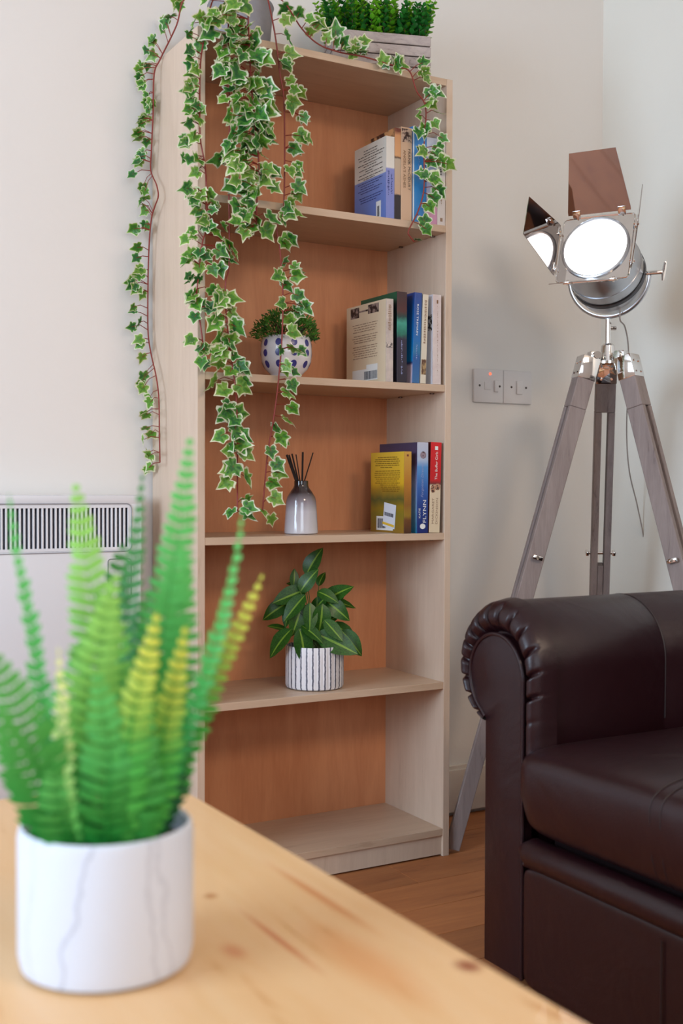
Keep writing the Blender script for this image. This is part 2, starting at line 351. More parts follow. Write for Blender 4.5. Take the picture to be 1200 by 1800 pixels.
M_soil = mat('soil', rgb(38, 46, 28), .9, bump=.8, bscale=200)
b = MB(); b.lathe([(R-.0065, .0852), (R-.02, .0875), (0, .088)], 32, (FX, FY, TZ)); b.build('soil', M_soil, fe)
def fernmat(name, base, tip):
    m, nt, b = newmat(name); setp(b, Roughness=.55, Specular_IOR_Level=.3)
    at_ = N(nt, 'ShaderNodeAttribute'); at_.attribute_name = 'tip'
    no = N(nt, 'ShaderNodeTexNoise'); no.inputs['Scale'].default_value = 60; ma = N(nt, 'ShaderNodeMath', operation='MULTIPLY_ADD'); ma.inputs[1].default_value = .3
    nt.links.new(no.outputs[0], ma.inputs[0]); nt.links.new(at_.outputs['Fac'], ma.inputs[2])
    rp = N(nt, 'ShaderNodeValToRGB'); el = rp.color_ramp.elements; el[0].position = .6 if 'yellow' in name else .35; el[0].color = base; el[1].position = 1.1 if False else 1.0; el[1].color = tip
    nt.links.new(ma.outputs[0], rp.inputs[0]); nt.links.new(rp.outputs[0], b.inputs['Base Color'])
    tr = N(nt, 'ShaderNodeBsdfTranslucent'); nt.links.new(rp.outputs[0], tr.inputs[0]); ms = N(nt, 'ShaderNodeMixShader'); ms.inputs[0].default_value = .2
    nt.links.new(b.outputs[0], ms.inputs[1]); nt.links.new(tr.outputs[0], ms.inputs[2]); nt.links.new(ms.outputs[0], nt.nodes['Material Output'].inputs[0])
    return m
G1, G2, G3 = rgb(34, 136, 50), rgb(16, 88, 38), rgb(74, 154, 60)
FM = {'g': fernmat('fern_green', G1, rgb(98, 186, 92)), 'd': fernmat('fern_dark', G2, rgb(60, 128, 50)), 'y': fernmat('fern_yellow_tip', rgb(74, 166, 66), rgb(214, 214, 84)), 'l': fernmat('fern_light', G3, rgb(150, 206, 96)), 'c': fernmat('fern_cream', rgb(90, 176, 80), rgb(226, 222, 140))}
def catmull(P, n):
    out = []; P = [P[0]*2-P[1]]+P+[P[-1]*2-P[-2]]
    for i in range(1, len(P)-2):
        for k in range(n):
            t = k/n; a, b_, c_, d = P[i-1:i+3]
            out.append(.5*((2*b_)+(-a+c_)*t+(2*a-5*b_+4*c_-d)*t*t+(-a+3*b_-3*c_+d)*t**3))
    out.append(P[-2]); return out
frn = random.Random(11)
def frond(px, hw, kind, d0, d1, edge=0.0, pitch=.0082, bare=.06):
    """rachis through photo points at depth d0..d1, leaflets both sides"""
    n0 = len(px); P = [atd(x, y, d0+(d1-d0)*i/(n0-1)) for i, (x, y) in enumerate(px)]
    ROOT = Vector((FX, FY, TZ+.084)); off = P[0]-ROOT; off.z = 0
    if off.length > .042: off *= .042/off.length
    P[0] = ROOT+off
    P = catmull(P, 14); L = sum((P[i+1]-P[i]).length for i in range(len(P)-1))
    b = MB(); tipv = []
    b.tube(P, [.0013*(1-.75*i/(len(P)-1)) for i in range(len(P))], 5); tipv += [i//5/(len(P)-1) for i in range(len(P)*5)]
    view = (P[len(P)//2]-CAM).normalized(); s = 0; nxt = L*bare; W = hw*1.12*d0/F
    for i in range(len(P)-1):
        seg = (P[i+1]-P[i]).length; s += seg
        while s > nxt:
            t = nxt/L; T = (P[i+1]-P[i]).normalized(); side = T.cross(view).normalized(); side = (side*math.cos(edge)+view*math.sin(edge)).normalized()
            nor = T.cross(side).normalized(); wid = W*min(1, (t/.22)**.6)*min(1, ((1.02-t)/.55)**.75)
            base = P[i+1]-(P[i+1]-P[i])*((s-nxt)/seg)
            for sg in (-1, 1):
                l = wid*frn.uniform(.88, 1.08); wdt = min(.0034, pitch*.5)*(.55+.45*min(1, l/.012)); dr = (side*sg+T*frn.uniform(.22, .42)+nor*frn.uniform(-.18, .12)).normalized()
                wv = (T-dr*T.dot(dr)).normalized(); droop = nor*(-l*.12)
                q = [base-wv*wdt*.7, base+wv*wdt*.7, base+dr*l*.35+wv*wdt*1.1-droop*.5, base+dr*l*.35-wv*wdt*.9-droop*.5, base+dr*l*.75+wv*wdt*.95, base+dr*l*.75-wv*wdt*.7, base+dr*l+wv*wdt*.3+droop]
                b.add(q, [(0, 1, 2, 3), (3, 2, 4, 5), (5, 4, 6)]); tipv += [t]*7
            nxt += pitch
    o = b.build('frond', FM[kind], fe, ang=180)
    a = o.data.attributes.new('tip', 'FLOAT', 'POINT'); a.data.foreach_set('value', tipv[:len(o.data.vertices)]); return o
D = .815
FR = [
 ([(95, 1478), (80, 1300), (68, 1190), (48, 1070), (28, 970), (16, 868)], 36, 'g', D-.01, D-.05, 1.05),
 ([(165, 1480), (172, 1330), (178, 1200), (165, 1080), (148, 960), (132, 850)], 62, 'l', D-.01, D+.0, .25),
 ([(200, 1470), (206, 1300), (212, 1180), (225, 1060), (238, 950), (250, 835)], 40, 'd', D+.03, D+.06, .7),
 ([(232, 1480), (255, 1300), (278, 1160), (302, 1010), (320, 890), (334, 768)], 52, 'g', D+.0, D+.02, .2),
 ([(272, 1480), (310, 1330), (355, 1200), (388, 1090), (412, 990), (428, 892)], 36, 'g', D-.01, D-.03, 1.05),
 ([(285, 1450), (320, 1330), (355, 1230), (395, 1150), (430, 1080), (460, 1012)], 34, 'y', D+.03, D+.05, .55),
 ([(215, 1490), (218, 1390), (228, 1290), (246, 1210), (264, 1140), (276, 1075)], 44, 'y', D-.05, D-.07, .35),
 ([(262, 1488), (275, 1390), (285, 1300), (300, 1230), (315, 1160), (326, 1100)], 40, 'y', D-.04, D-.06, .3),
 ([(122, 1485), (112, 1400), (108, 1320), (108, 1250), (105, 1190), (103, 1142)], 34, 'c', D-.05, D-.06, .95),
 ([(100, 1485), (82, 1400), (60, 1330), (40, 1270), (10, 1200), (-25, 1130)], 60, 'g', D-.04, D-.1, .2),
 ([(95, 1470), (70, 1400), (40, 1340), (5, 1280), (-30, 1230)], 52, 'g', D-.02, D-.05, .2),
 ([(150, 1490), (148, 1380), (152, 1280), (165, 1180), (185, 1090), (205, 1010)], 60, 'l', D-.03, D-.03, .1),
 ([(245, 1480), (262, 1350), (285, 1220), (305, 1110), (312, 1010), (300, 930)], 66, 'g', D+.0, D+.05, .15),
 ([(205, 1470), (205, 1350), (200, 1230), (195, 1130), (198, 1050), (215, 960)], 62, 'd', D+.04, D+.07, .1),
 ([(130, 1480), (118, 1380), (112, 1290), (130, 1200), (150, 1120)], 54, 'g', D+.01, D+.04, .1),
 ([(185, 1492), (190, 1400), (192, 1320), (180, 1240), (170, 1180)], 58, 'g', D-.055, D-.06, .15),
 ([(275, 1480), (282, 1400), (290, 1320), (300, 1250), (318, 1180)], 48, 'd', D+.01, D+.04, .15),
 ([(235, 1490), (240, 1420), (246, 1350), (250, 1290), (262, 1230)], 52, 'g', D-.05, D-.05, .1),
 ([(120, 1490), (108, 1430), (100, 1380), (92, 1330)], 46, 'g', D-.05, D-.06, .1),
 ([(160, 1495), (158, 1440), (160, 1390), (165, 1330)], 50, 'd', D-.03, D-.03, .1),
 ([(225, 1470), (235, 1330), (240, 1230), (245, 1140), (262, 1040)], 64, 'g', D+.02, D+.05, .1),
 ([(285, 1470), (300, 1425), (318, 1400), (340, 1385)], 20, 'd', D+.02, D+.03, .8),
 ([(270, 1480), (262, 1390), (272, 1290), (300, 1190), (322, 1120)], 50, 'd', D+.03, D+.05, .1),
]
for fr in FR: frond(*fr)
# ------------------------------------------------------------------ sofa
M_lea, nt, bs = newmat('brown_leather'); setp(bs, Roughness=.36, Specular_IOR_Level=.42, Base_Color=rgb(35, 11, 16))
tc = N(nt, 'ShaderNodeTexCoord')
v1 = N(nt, 'ShaderNodeTexVoronoi'); v1.inputs['Scale'].default_value = 420; nt.links.new(tc.outputs['Object'], v1.inputs['Vector'])
n1 = N(nt, 'ShaderNodeTexNoise'); n1.inputs['Scale'].default_value = 7; n1.inputs['Detail'].default_value = 3; n1.inputs['Distortion'].default_value = .8; nt.links.new(tc.outputs['Object'], n1.inputs['Vector'])
bp1 = N(nt, 'ShaderNodeBump'); bp1.inputs['Strength'].default_value = .12; bp1.inputs['Distance'].default_value = .001; nt.links.new(v1.outputs['Distance'], bp1.inputs['Height'])
bp2 = N(nt, 'ShaderNodeBump'); bp2.inputs['Strength'].default_value = .35; bp2.inputs['Distance'].default_value = .012; nt.links.new(n1.outputs[0], bp2.inputs['Height']); nt.links.new(bp1.outputs[0], bp2.inputs['Normal']); nt.links.new(bp2.outputs[0], bs.inputs['Normal'])
M_seam = mat('leather_seam', rgb(34, 18, 20), .5)
SX = 1.185
so = thing('leather_sofa', (1.65, .9, 0), 'dark brown leather sofa with a pleated rolled arm beside the bookcase', 'sofa')
OC, OR, IC, IR = (1.5585, .5405), .1095, (1.5595, .5175), .0725
def arc(c, r, a0, a1, n): return [(c[0]+r*math.cos(math.radians(a0+(a1-a0)*i/n)), c[1]+r*math.sin(math.radians(a0+(a1-a0)*i/n))) for i in range(n+1)]
def build_arm(mir):
    """mir: maps Y; the far arm as seen, the near arm is its mirror image"""
    fy = (lambda y: y) if not mir else (lambda y: 1.75-y)
    # body
    prof = [(1.587, .03), (1.587, .452)]+arc(OC, OR-.004, -70, 180, 40)+[(1.453, .47), (1.456, .40), (1.487, .36), (1.487, .03)]
    b = MB(); n = len(prof)
    xs = [1.205, 1.215, 1.465, 1.4685, 1.472, 2.10, 2.12]; sc = [.96, 1, 1, .985, 1, 1, .93]
    vs = []
    for X, s_ in zip(xs, sc):
        for (y, z) in prof:
            if z > .36: y = OC[0]+(y-OC[0])*s_; z = OC[1]+(z-OC[1])*s_
            vs.append((X, fy(y), z))
    fs = [(k*n+i, k*n+(i+1) % n, (k+1)*n+(i+1) % n, (k+1)*n+i) for k in range(len(xs)-1) for i in range(n)]+[tuple(range(n)), tuple((len(xs)-1)*n+i for i in range(n))]
    b.add(vs, fs); arm = b.build('arm', M_lea, so, ang=50)
    # pleated ring: outer / inner outline, bulged toward the front
    out = arc(OC, OR, -74, 180, 150)+[(1.449, OC[1]-.002*i*1.4) for i in range(1, 56)]
    inn = arc(IC, IR, -66, 180, 150)+[(1.487, IC[1]-.002*i*1.2) for i in range(1, 56)]
    b = MB(); m_ = 14; pl = []; ang = 0
    n = len(out); pleat = [9, 22, 34, 46, 57, 67, 77, 88, 99, 111, 123, 136, 149, 163, 178]
    for k in range(n):
        dpl = min(abs(k-p) for p in pleat); cr = math.exp(-(dpl/1.15)**2)
        (yo, zo), (yi, zi) = out[k], inn[k]
        for j in range(m_):
            t = j/(m_-1); k_t = t; puff = (1-.34*cr*min(1, max(0, (t-.04)*3.5))) if k <= 170 else 1; h = math.sin(PI*min(1, t*1.0))**.6 if 0 < t < 1 else 0
            fade = (.35 + .65*min(1, (1-t)*2.2)) if dpl < 3 else 1
            y = yo+(yi-yo)*t; z = zo+(zi-zo)*t
            crease = cr*(.007*math.sin(PI*t)**.5)*min(1, max(0, (t-.04)*3.5)) if 0 < t < 1 else 0
            X = SX+.030-(.036*h*(puff if puff > 0 else 0))+crease*.2
            if j == 0: X = SX+.040
            b.v.append(Vector((X, fy(y), z)))
    b.f = [(k*m_+j, k*m_+j+1, (k+1)*m_+j+1, (k+1)*m_+j) for k in range(n-1) for j in range(m_-1)]; b.mi = [0]*len(b.f)
    tag(b.build('pleated_band', M_lea, so, ang=180), 'gathered and pleated band round the arm scroll')
    # flat scroll panel + post, with piping
    pan = [(1.589, .03), (1.589, .447)]+arc(IC, IR, -58, 180, 40)+[(1.487, .03)]
    cy, cz = 1.5385, .30
    b = MB(); n = len(pan)
    for (s_, X) in ((1.0, SX+.035), (1.0, SX+.004), (.985, SX+.001), (.95, SX)):
        for (y, z) in pan:
            c0 = 1.5385 if z < .45 else 1.5385+(IC[0]-1.5385)*min(1, (z-.45)/.06)
            b.v.append(Vector((X, fy(c0+(y-c0)*s_), z if z < .05 else .30+(z-.30)*(1-(1-s_)*.3))))
    b.f = [(k*n+i, k*n+(i+1) % n, (k+1)*n+(i+1) % n, (k+1)*n+i) for k in range(3) for i in range(n)]+[tuple(3*n+i for i in range(n))]; b.mi = [0]*len(b.f)
    b.build('arm_front', M_lea, so, ang=50)
    b = MB(); b.tube([(SX+.0005, fy(y), z) for (y, z) in pan[1:]], .0035, 8); b.build('piping', M_lea, arm)
    b = MB(); b.tube([(1.4685, fy(OC[0]+(y-OC[0])*.992), OC[1]+(z-OC[1])*.992) for (y, z) in arc(OC, OR-.004, -20, 180, 40)]+[(1.4685, fy(1.454), .44)], .0016, 6); b.build('seam', M_seam, arm)
build_arm(False); build_arm(True)
def superbox(cx, cy, cz, a, b_, c_, nx=40, nz=24, e1=.28, e2=.22, fn=None):
    """rounded cushion"""
    q = MB()
    def sp(v, e): return math.copysign(abs(v)**e, v)
    for i in range(nz+1):
        ph = -PI/2+PI*i/nz
        for j in range(nx):
            th = 2*PI*j/nx; p = Vector((sp(math.cos(ph), e1)*sp(math.cos(th), e2)*a, sp(math.cos(ph), e1)*sp(math.sin(th), e2)*b_, sp(math.sin(ph), e1)*c_))
            if fn: p = fn(p)
            q.v.append(Vector((cx, cy, cz))+p)
    q.f = [(i*nx+j, i*nx+(j+1) % nx, (i+1)*nx+(j+1) % nx, (i+1)*nx+j) for i in range(nz) for j in range(nx)]; q.mi = [0]*len(q.f); return q
def cush_fn(p):
    p.z += .009*max(0, 1-(p.y/.32)**2)*(1 if p.z > 0 else .3)*max(0, 1-(p.x/.4)**4)
    if p.x < -.25 and p.z < 0: p.x += .02*(-p.z/.07)
    return p
for cy in (1.178, .577):
    b = superbox(1.495, cy, .348, .348, .2995, .079, 96, 48, .30, .14, cush_fn); cu = b.build('seat_cushion', M_lea, so, ang=180)
    for dy in (-.035, -.015):
        P = []
        for i in range(40):
            ph = -PI*.30+PI*.72*i/39; cp, sp_ = math.cos(ph), math.sin(ph)
            p = Vector((-abs(cp)**.30*.348*(1 if cp > 0 else -1), dy, math.copysign(abs(sp_)**.30, sp_)*.079)); yy = p.y
            p = cush_fn(p); P.append(Vector((1.495+p.x, cy+yy+.04*max(0, (i-14)/26)*0, .3485+p.z)))
        b = MB(); b.tube(P, .0013, 6); b.build('seam', M_seam, cu)
b = MB(); b.tube([(1.188+.012*0, y, .246) for y in (.275, .30, .6, .9, 1.2, 1.46, 1.484)], [.012, .024, .025, .025, .025, .025, .012], 20, flat=1.0); tag(b.build('front_roll', M_lea, so), 'padded roll under the seat cushions')
def fp_fn(p):
    if p.x < 0: p.x -= .006*max(0, 1-(p.y/.6)**2)
    return p
b = superbox(1.215, .878, .124, .034, .605, .101, 64, 32, .12, .08, fp_fn); fpn = b.build('front_panel', M_lea, so, ang=180)
b = MB(); b.tube([(1.186, y, .2235) for y in (.28, .6, .9, 1.2, 1.482)], .0042, 8); b.build('piping', M_lea, fpn)
b = MB(); b.tube([(1.1742-.0005, 1.165, z) for z in (.208, .18, .12, .06, .04)], .0014, 6); b.build('seam', M_seam, fpn)
b = MB(); b.box(1.24, 2.10, .28, 1.47, .04, .27); b.build('base', M_seam, so)
for cy in (1.178, .577):
    b = superbox(1.93, cy, .60, .13, .298, .25, 48, 32, .35, .25); b.build('back_cushion', M_lea, so, ang=180)
b = MB(); b.box(1.98, 2.14, .28, 1.47, .04, .80, bev=.02); b.build('back_frame', M_lea, so)
for x in (1.27, 2.03):
    for y in (.22, 1.53):
        b = MB(); b.tube([(x, y, 0), (x, y, .04)], .02, 12); b.build('foot', M_seam, so)
# ------------------------------------------------------------------ tripod lamp
M_chr = mat('polished_chrome', (.82, .80, .78, 1), .06, 1)
M_chr2 = mat('mirror_chrome', (.80, .78, .76, 1), .03, 1)
M_chr_dim = mat('dimmed_chrome', (.42, .38, .37, 1), .04, 1)  # barn-door chrome, colour darkened to stand in for a dimmer reflection
M_gry = wood('grey_washed_wood', rgb(150, 134, 128), rgb(112, 96, 92), (16, 16, 1.6), 3, .6, .15, c3=rgb(132, 116, 111), dist=.6)
AX, AY = 1.86, 2.03
la = thing('tripod_lamp', (AX, AY, 0), 'chrome film-studio style floor lamp on grey wooden tripod legs, lit, in the corner', 'lamp')
def leg(foot):
    rad = Vector((foot[0]-AX, foot[1]-AY, 0)).normalized(); tan = Vector((-rad.y, rad.x, 0))
    T = Vector((AX, AY, 0))+rad*.046+Vector((0, 0, 1.135)); B = Vector((foot[0], foot[1], .004)); ax = (B-T).normalized(); L = (B-T).length; nrm = tan.cross(ax).normalized()
    M = frame(T, tan, nrm, ax)                    # local: x tangential, y radial thickness, z down the leg
    zlim = L-.02
    b = MB(); b.box(-.023, .023, -.020, .020, .02, .12, M=M, bev=.002); lg = b.build('leg', M_gry, la, smooth=False)
    for s in (-1, 1):
        b = MB(); x0, x1 = (.0075, .023) if s > 0 else (-.023, -.0075); b.box(x0, x1, -.020, .020, .12, L*.70, M=M, bev=.002); b.build('rail', M_gry, lg, smooth=False)
    b = MB(); b.box(-.0070, .0070, -.017, .017, L*.43, L-.004, M=M, bev=.0015); b.build('extension', M_gry, lg, smooth=False)
    b = MB(); b.box(-.0245, .0245, -.0215, .0215, -.002, .052, M=M, bev=.002)
    for sx in (-.012, .012):
        for zz in (.015, .04):
            b.tube([M @ Vector((sx, -.0235, zz)), M @ Vector((sx, -.0210, zz))], .0028, 8); b.tube([M @ Vector((sx, .0210, zz)), M @ Vector((sx, .0235, zz))], .0028, 8)
    b.build('leg_cap', M_chr, lg)
    b = MB(); z = L*.405; b.tube([M @ Vector((-.036, 0, z)), M @ Vector((.036, 0, z))], .004, 8)
    for s in (-1, 1):
        b.box(s*.032-.004, s*.032+.004, -.012, .012, z-.005, z+.005, M=M, bev=.002)
    b.build('thumb_screw', M_chr, lg)
    return M
leg((1.522, 2.166)); leg((2.048, 2.279)); leg((1.985, 1.685))
b = MB(); b.lathe([(0, 1.118), (.030, 1.118), (.034, 1.122), (.034, 1.128), (.018, 1.131), (.015, 1.165), (.010, 1.170), (0, 1.170)], 32, (AX, AY, 0)); hub = b.build('hub', M_chr, la)
for k, ft in enumerate(((1.522, 2.166), (2.048, 2.279), (1.985, 1.685))):
    rad = Vector((ft[0]-AX, ft[1]-AY, 0)).normalized(); tn = Vector((-rad.y, rad.x, 0)); p = Vector((AX, AY, 1.141))+rad*.034
    b = MB(); b.tube([p-tn*.026, p+tn*.026], .0085, 12); b.box(-.012, .012, -.010, .012, -.014, .010, M=frame(p, tn, rad, Vector((0, 0, 1))), bev=.002); b.build('hinge', M_chr, hub)
PZ = 1.325                                       # tilt pivot height
b = MB(); b.tube([(AX, AY, 1.16), (AX, AY, PZ-.098)], .0068, 16); b.build('pole', M_chr, la)
b = MB(); b.tube([(AX, AY, 1.205), (AX+.018*CR.x, AY+.018*CR.y, 1.205)], .005, 10); b.build('pole_screw', M_chr, la)
# head frame
PIV = Vector((AX, AY, PZ))
tocam = (CAM-PIV).normalized(); hdir = Vector((tocam.x, tocam.y, 0)).normalized()
nv = Quaternion((0, 0, 1), math.radians(-15)) @ hdir
sidev = Vector((0, 0, 1)).cross(nv).normalized()            # image right
tilt = math.radians(22)
nv = (nv*math.cos(tilt)+Vector((0, 0, 1))*math.sin(tilt)).normalized(); upv = nv.cross(sidev).normalized()
roll = math.radians(0.0)
HM = frame(PIV, sidev, upv, nv)                  # local x right, y up, z out of the lens
def H(x, y, z): return HM @ Vector((x, y, z))
b = MB(); b.lathe([(0, -.088), (.02, -.087), (.045, -.078), (.066, -.06), (.079, -.035), (.084, -.008), (.084, .03), (.0855, .03), (.0855, .045), (.084, .045), (.083, .07), (.076, .095), (.076, .118), (.072, .118), (.072, .11)], 56, M=HM)
M_hous = mat('brushed_grey_metal', (.52, .53, .56, 1), .28, 1)
tag(b.build('housing', M_hous, la), 'grey brushed metal drum housing')
b = MB(); b.lathe([(.0852, .0), (.0868, .002), (.0868, .012), (.0852, .014)], 56, M=HM); b.f = b.f[:-2]; b.mi = b.mi[:-2]; b.build('housing_band', mat('dark_band', (.10, .10, .11, 1), .35, 1), la)
M_lens, nt, bs = newmat('lit_lens'); setp(bs, Base_Color=(1, 1, 1, 1), Roughness=.4); bs.inputs['Emission Color'].default_value = (1, .96, .90, 1); bs.inputs['Emission Strength'].default_value = 7
b = MB(); b.lathe([(.0695, .114), (.064, .119), (.05, .123), (.025, .126), (0, .127)], 48, M=HM); b.f = [f for f in b.f if len(f) < 10]; b.mi = [0]*len(b.f); tag(b.build('lens', M_lens, la), 'glowing white frosted lens')
# square front frame with a round hole
S = .0815
sq, circ = [], []
for i in range(96):
    a = 2*PI*(i+.5)/96; cx, cy = math.cos(a), math.sin(a); k = S/max(abs(cx), abs(cy)); x, y = cx*k, cy*k
    if abs(x)+abs(y) > 2*S-.006: f_ = (2*S-.006)/(abs(x)+abs(y)); x, y = x*f_, y*f_
    sq.append((x, y)); circ.append((.0735*cx, .0735*cy))
b = MB(); n = len(sq)
for z in (.117, .120):
    b.v += [H(x, y, z) for x, y in sq]+[H(x, y, z) for x, y in circ]
for i in range(n):
    j = (i+1) % n
    b.f += [(i, j, n+j, n+i), (2*n+i, 2*n+j, 3*n+j, 3*n+i), (i, j, 2*n+j, 2*n+i), (n+i, n+j, 3*n+j, 3*n+i)]
b.mi = [0]*len(b.f); fr_ = b.build('front_frame', M_chr2, la, ang=20)
b = MB(); P = [H(x, y, .119) for x, y in sq]; b.tube(P+[P[0]], .0022, 6); b.build('frame_rim', M_chr, fr_)
b = MB(); P = [H(.0730*math.cos(2*PI*i/48), .0745*math.sin(2*PI*i/48), .121) for i in range(49)]; b.tube(P, .0042, 8); b.build('lens_ring', M_hous, fr_)
def door(hx, hy, ox, oy, oz, base, tip, length):
    """barn door hinged on one side of the frame; (ox,oy,oz) is its direction"""
    hd = Vector((hy, -hx, 0)); dv = Vector((ox, oy, oz)).normalized(); nn = hd.cross(dv).normalized(); o = Vector((hx*(S+.004), hy*(S+.004), .122))
    M = HM @ frame(o, hd, dv, nn)
    poly = [(-base/2, .004), (base/2, .004), (base/2, .012), (tip/2, length), (-tip/2, length), (-base/2, .012)]
    b = MB(); b.prism(poly, -.0007, .0007, M); dr = b.build('barn_door', M_chr_dim, la, smooth=False)
    b = MB()
    for x in (-base*.36, base*.36):
        b.box(x-.009, x+.009, -.008, .014, -.003, .003, M=M, bev=.001); b.tube([M @ Vector((x, .007, -.006)), M @ Vector((x, .007, .006))], .0028, 8)
    b.tube([M @ Vector((-base*.42, -.003, 0)), M @ Vector((base*.42, -.003, 0))], .003, 8); b.build('hinge', M_chr, dr)
door(0, 1, 0, .66, .75, .142, .104, .142)
door(-1, 0, -.19, 0, .98, .130, .095, .150)
door(1, 0, .30, 0, .95, .130, .095, .150)
door(0, -1, 0, -.53, .85, .142, .104, .140)
# yoke and knobs
b = MB(); YR = .094; P = []
for i in range(33):
    a = PI+PI*i/32; P.append(PIV+Vector((sidev.x, sidev.y, 0)).normalized()*YR*math.cos(a)+Vector((0, 0, YR*math.sin(a))))
b.tube(P, .0045, 8, flat=.4); b.build('yoke', M_hous, la)
sv = Vector((sidev.x, sidev.y, 0)).normalized()
b = MB(); b.tube([PIV+sv*.084, PIV+sv*.126], .0055, 12); b.tube([PIV+sv*.124+Vector((0, 0, -.020))-sv*.0, PIV+sv*.126, PIV+sv*.130+Vector((0, 0, .022))], [.003, .006, .004], 10); b.build('tilt_lever', M_chr, la)
b = MB(); b.tube([PIV-sv*.084, PIV-sv*.106], .006, 12); b.tube([PIV-sv*.106, PIV-sv*.113], .009, 12); b.build('tilt_knob', M_chr, la)
M_cab = mat('grey_cable', rgb(150, 140, 134), .5)
cb = [H(.03, -.075, -.02), H(.03, -.10, -.03), at(1098, 575, 'Y', 2.06), at(1104, 612, 'Y', 2.08), at(1103, 680, 'Y', 2.14), at(1101, 765, 'Y', 2.20), at(1106, 830, 'Y', 2.22), at(1120, 890, 'Y', 2.24), at(1132, 955, 'Y', 2.25), at(1134, 1030, 'Y', 2.26), Vector((2.11, 2.30, .35)), Vector((2.12, 2.32, .03)), Vector((2.13, 2.34, .004))]
b = MB(); b.tube(catmull(cb, 8), .0018, 6); b.build('cable', M_cab, la)
# ------------------------------------------------------------------ books
M_page = mat('book_pages', rgb(226, 214, 190), .8, var=.15, vscale=4, stretch=(400, 1, 1))
M_ink = mat('black_ink', rgb(58, 50, 44), .7); M_inkb = mat('navy_ink', rgb(52, 62, 120), .7); M_white = mat('white_print', rgb(236, 236, 232), .6)
M_bar = mat('barcode_ink', rgb(60, 62, 78), .7); M_gold = mat('brown_ink', rgb(120, 84, 52), .7); M_inko = mat('olive_ink', rgb(118, 84, 16), .7); M_pink = mat('pale_ink', rgb(150, 160, 205), .7); M_tan = mat('light_brown_ink', rgb(150, 120, 98), .7); M_red = mat('dull_red_ink', rgb(120, 50, 40), .7)
BF = BY0+.004
def book(shelf, pl, pr, pz, depth, label, cover, group, spine=None, lean=0, front=BF, hard=False, basepx=None):
    """pl/pr: where the spine's two edges stand along the shelf; pz: height mark of its top"""
    z0 = SH[shelf]; x0 = at(pl, 600, 'Y', front).x; x1 = at(pr, 600, 'Y', front).x; h = at(pr, pz, 'Y', front).z-z0; x1 -= .0006
    bo = thing('paperback_book' if not hard else 'hardback_book', (x0, front, z0+.0003), label, 'book', group)
    y1 = front+depth; zz = z0+.0003
    b = MB(); ct = .0011
    b.box(x0, x0+ct, front, y1, zz, zz+h); b.box(x1-ct, x1, front, y1, zz, zz+h)
    bev = .0008; b.box(x0, x1, front-.0008, front+.0012, zz, zz+h, mi=1 if spine else 0, bev=.0006)
    cov = b.build('cover', [cover, spine] if spine else cover, bo, smooth=False)
    b = MB(); b.box(x0+ct, x1-ct, front+.0012, y1-.003, zz+.0015, zz+h-.0015-(.002 if hard else 0)); b.build('pages', M_page, bo, smooth=False)
    bo['_'] = 0; del bo['_']
    return dict(o=bo, cov=cov, x0=x0, x1=x1, y0=front, y1=y1, z0=zz, h=h, lean=lean)
def lean_book(B, deg, side=1):
    o = B['o']; a = math.radians(deg); w = B['x1']-B['x0']
    o.rotation_euler = (0, a, 0)                 # leans toward +X; raise so the low edge rests on the shelf
    if a > 0: o.location.z += w*math.sin(a)
    return B
def fc(B, u, v, lift=.0004):                     # cover point, u 0 (fore edge) .. 1 (spine), v 0..1 up
    return Vector((B['x0']-lift, B['y1']-(B['y1']-B['y0'])*u, B['z0']+B['h']*v))
def cover_lines(B, rows, material, name='cover_text', seed=1):
    """printed paragraphs, word by word, on the side cover; rows = (v, u0, u1)"""
    r = random.Random(seed); b = MB()
    for (v, u0, u1) in rows:
        u = u0
        while u < u1-.01:
            wl = min(r.uniform(.035, .12), u1-u); p, q = fc(B, u, v-.0042), fc(B, u+wl, v+.0042)
            b.add([p, (p.x, q.y, p.z), q, (p.x, p.y, q.z)], [(0, 1, 2, 3)]); u += wl+.014
    return b.build(name, material, B['o'], smooth=False)
def cover_rect(B, u0, u1, v0, v1, material, name, lift=.0003, rot=0, bars=None):
    b = MB(); cu, cv = (u0+u1)/2, (v0+v1)/2; W_ = B['y1']-B['y0']; Hh = B['h']
    def P(u, v):
        du, dv = (u-cu)*W_, (v-cv)*Hh; c, s = math.cos(rot), math.sin(rot); return fc(B, cu+(du*c-dv*s)/W_, cv+(du*s+dv*c)/Hh, lift)
    if bars is None: b.add([P(u0, v0), P(u1, v0), P(u1, v1), P(u0, v1)], [(0, 1, 2, 3)])
    else:
        r = random.Random(bars); u = u0
        while u < u1:
            wd = (u1-u0)*r.choice((.012, .02, .035)); b.add([P(u, v0), P(min(u1, u+wd), v0), P(min(u1, u+wd), v1), P(u, v1)], [(0, 1, 2, 3)]); u += wd+(u1-u0)*r.choice((.015, .025))
    return b.build(name, material, B['o'], smooth=False)
def spine_M(B, v, s=.5, down=True):
    """text frame on the spine; s 0..1 across, v 0..1 up; down: reads top to bottom"""
    o = Vector((B['x0']+(B['x1']-B['x0'])*s, B['y0']-.0012, B['z0']+B['h']*v))
    return frame(o, Vector((0, 0, -1)), Vector((1, 0, 0)), Vector((0, -1, 0))) if down else frame(o, Vector((0, 0, 1)), Vector((-1, 0, 0)), Vector((0, -1, 0)))
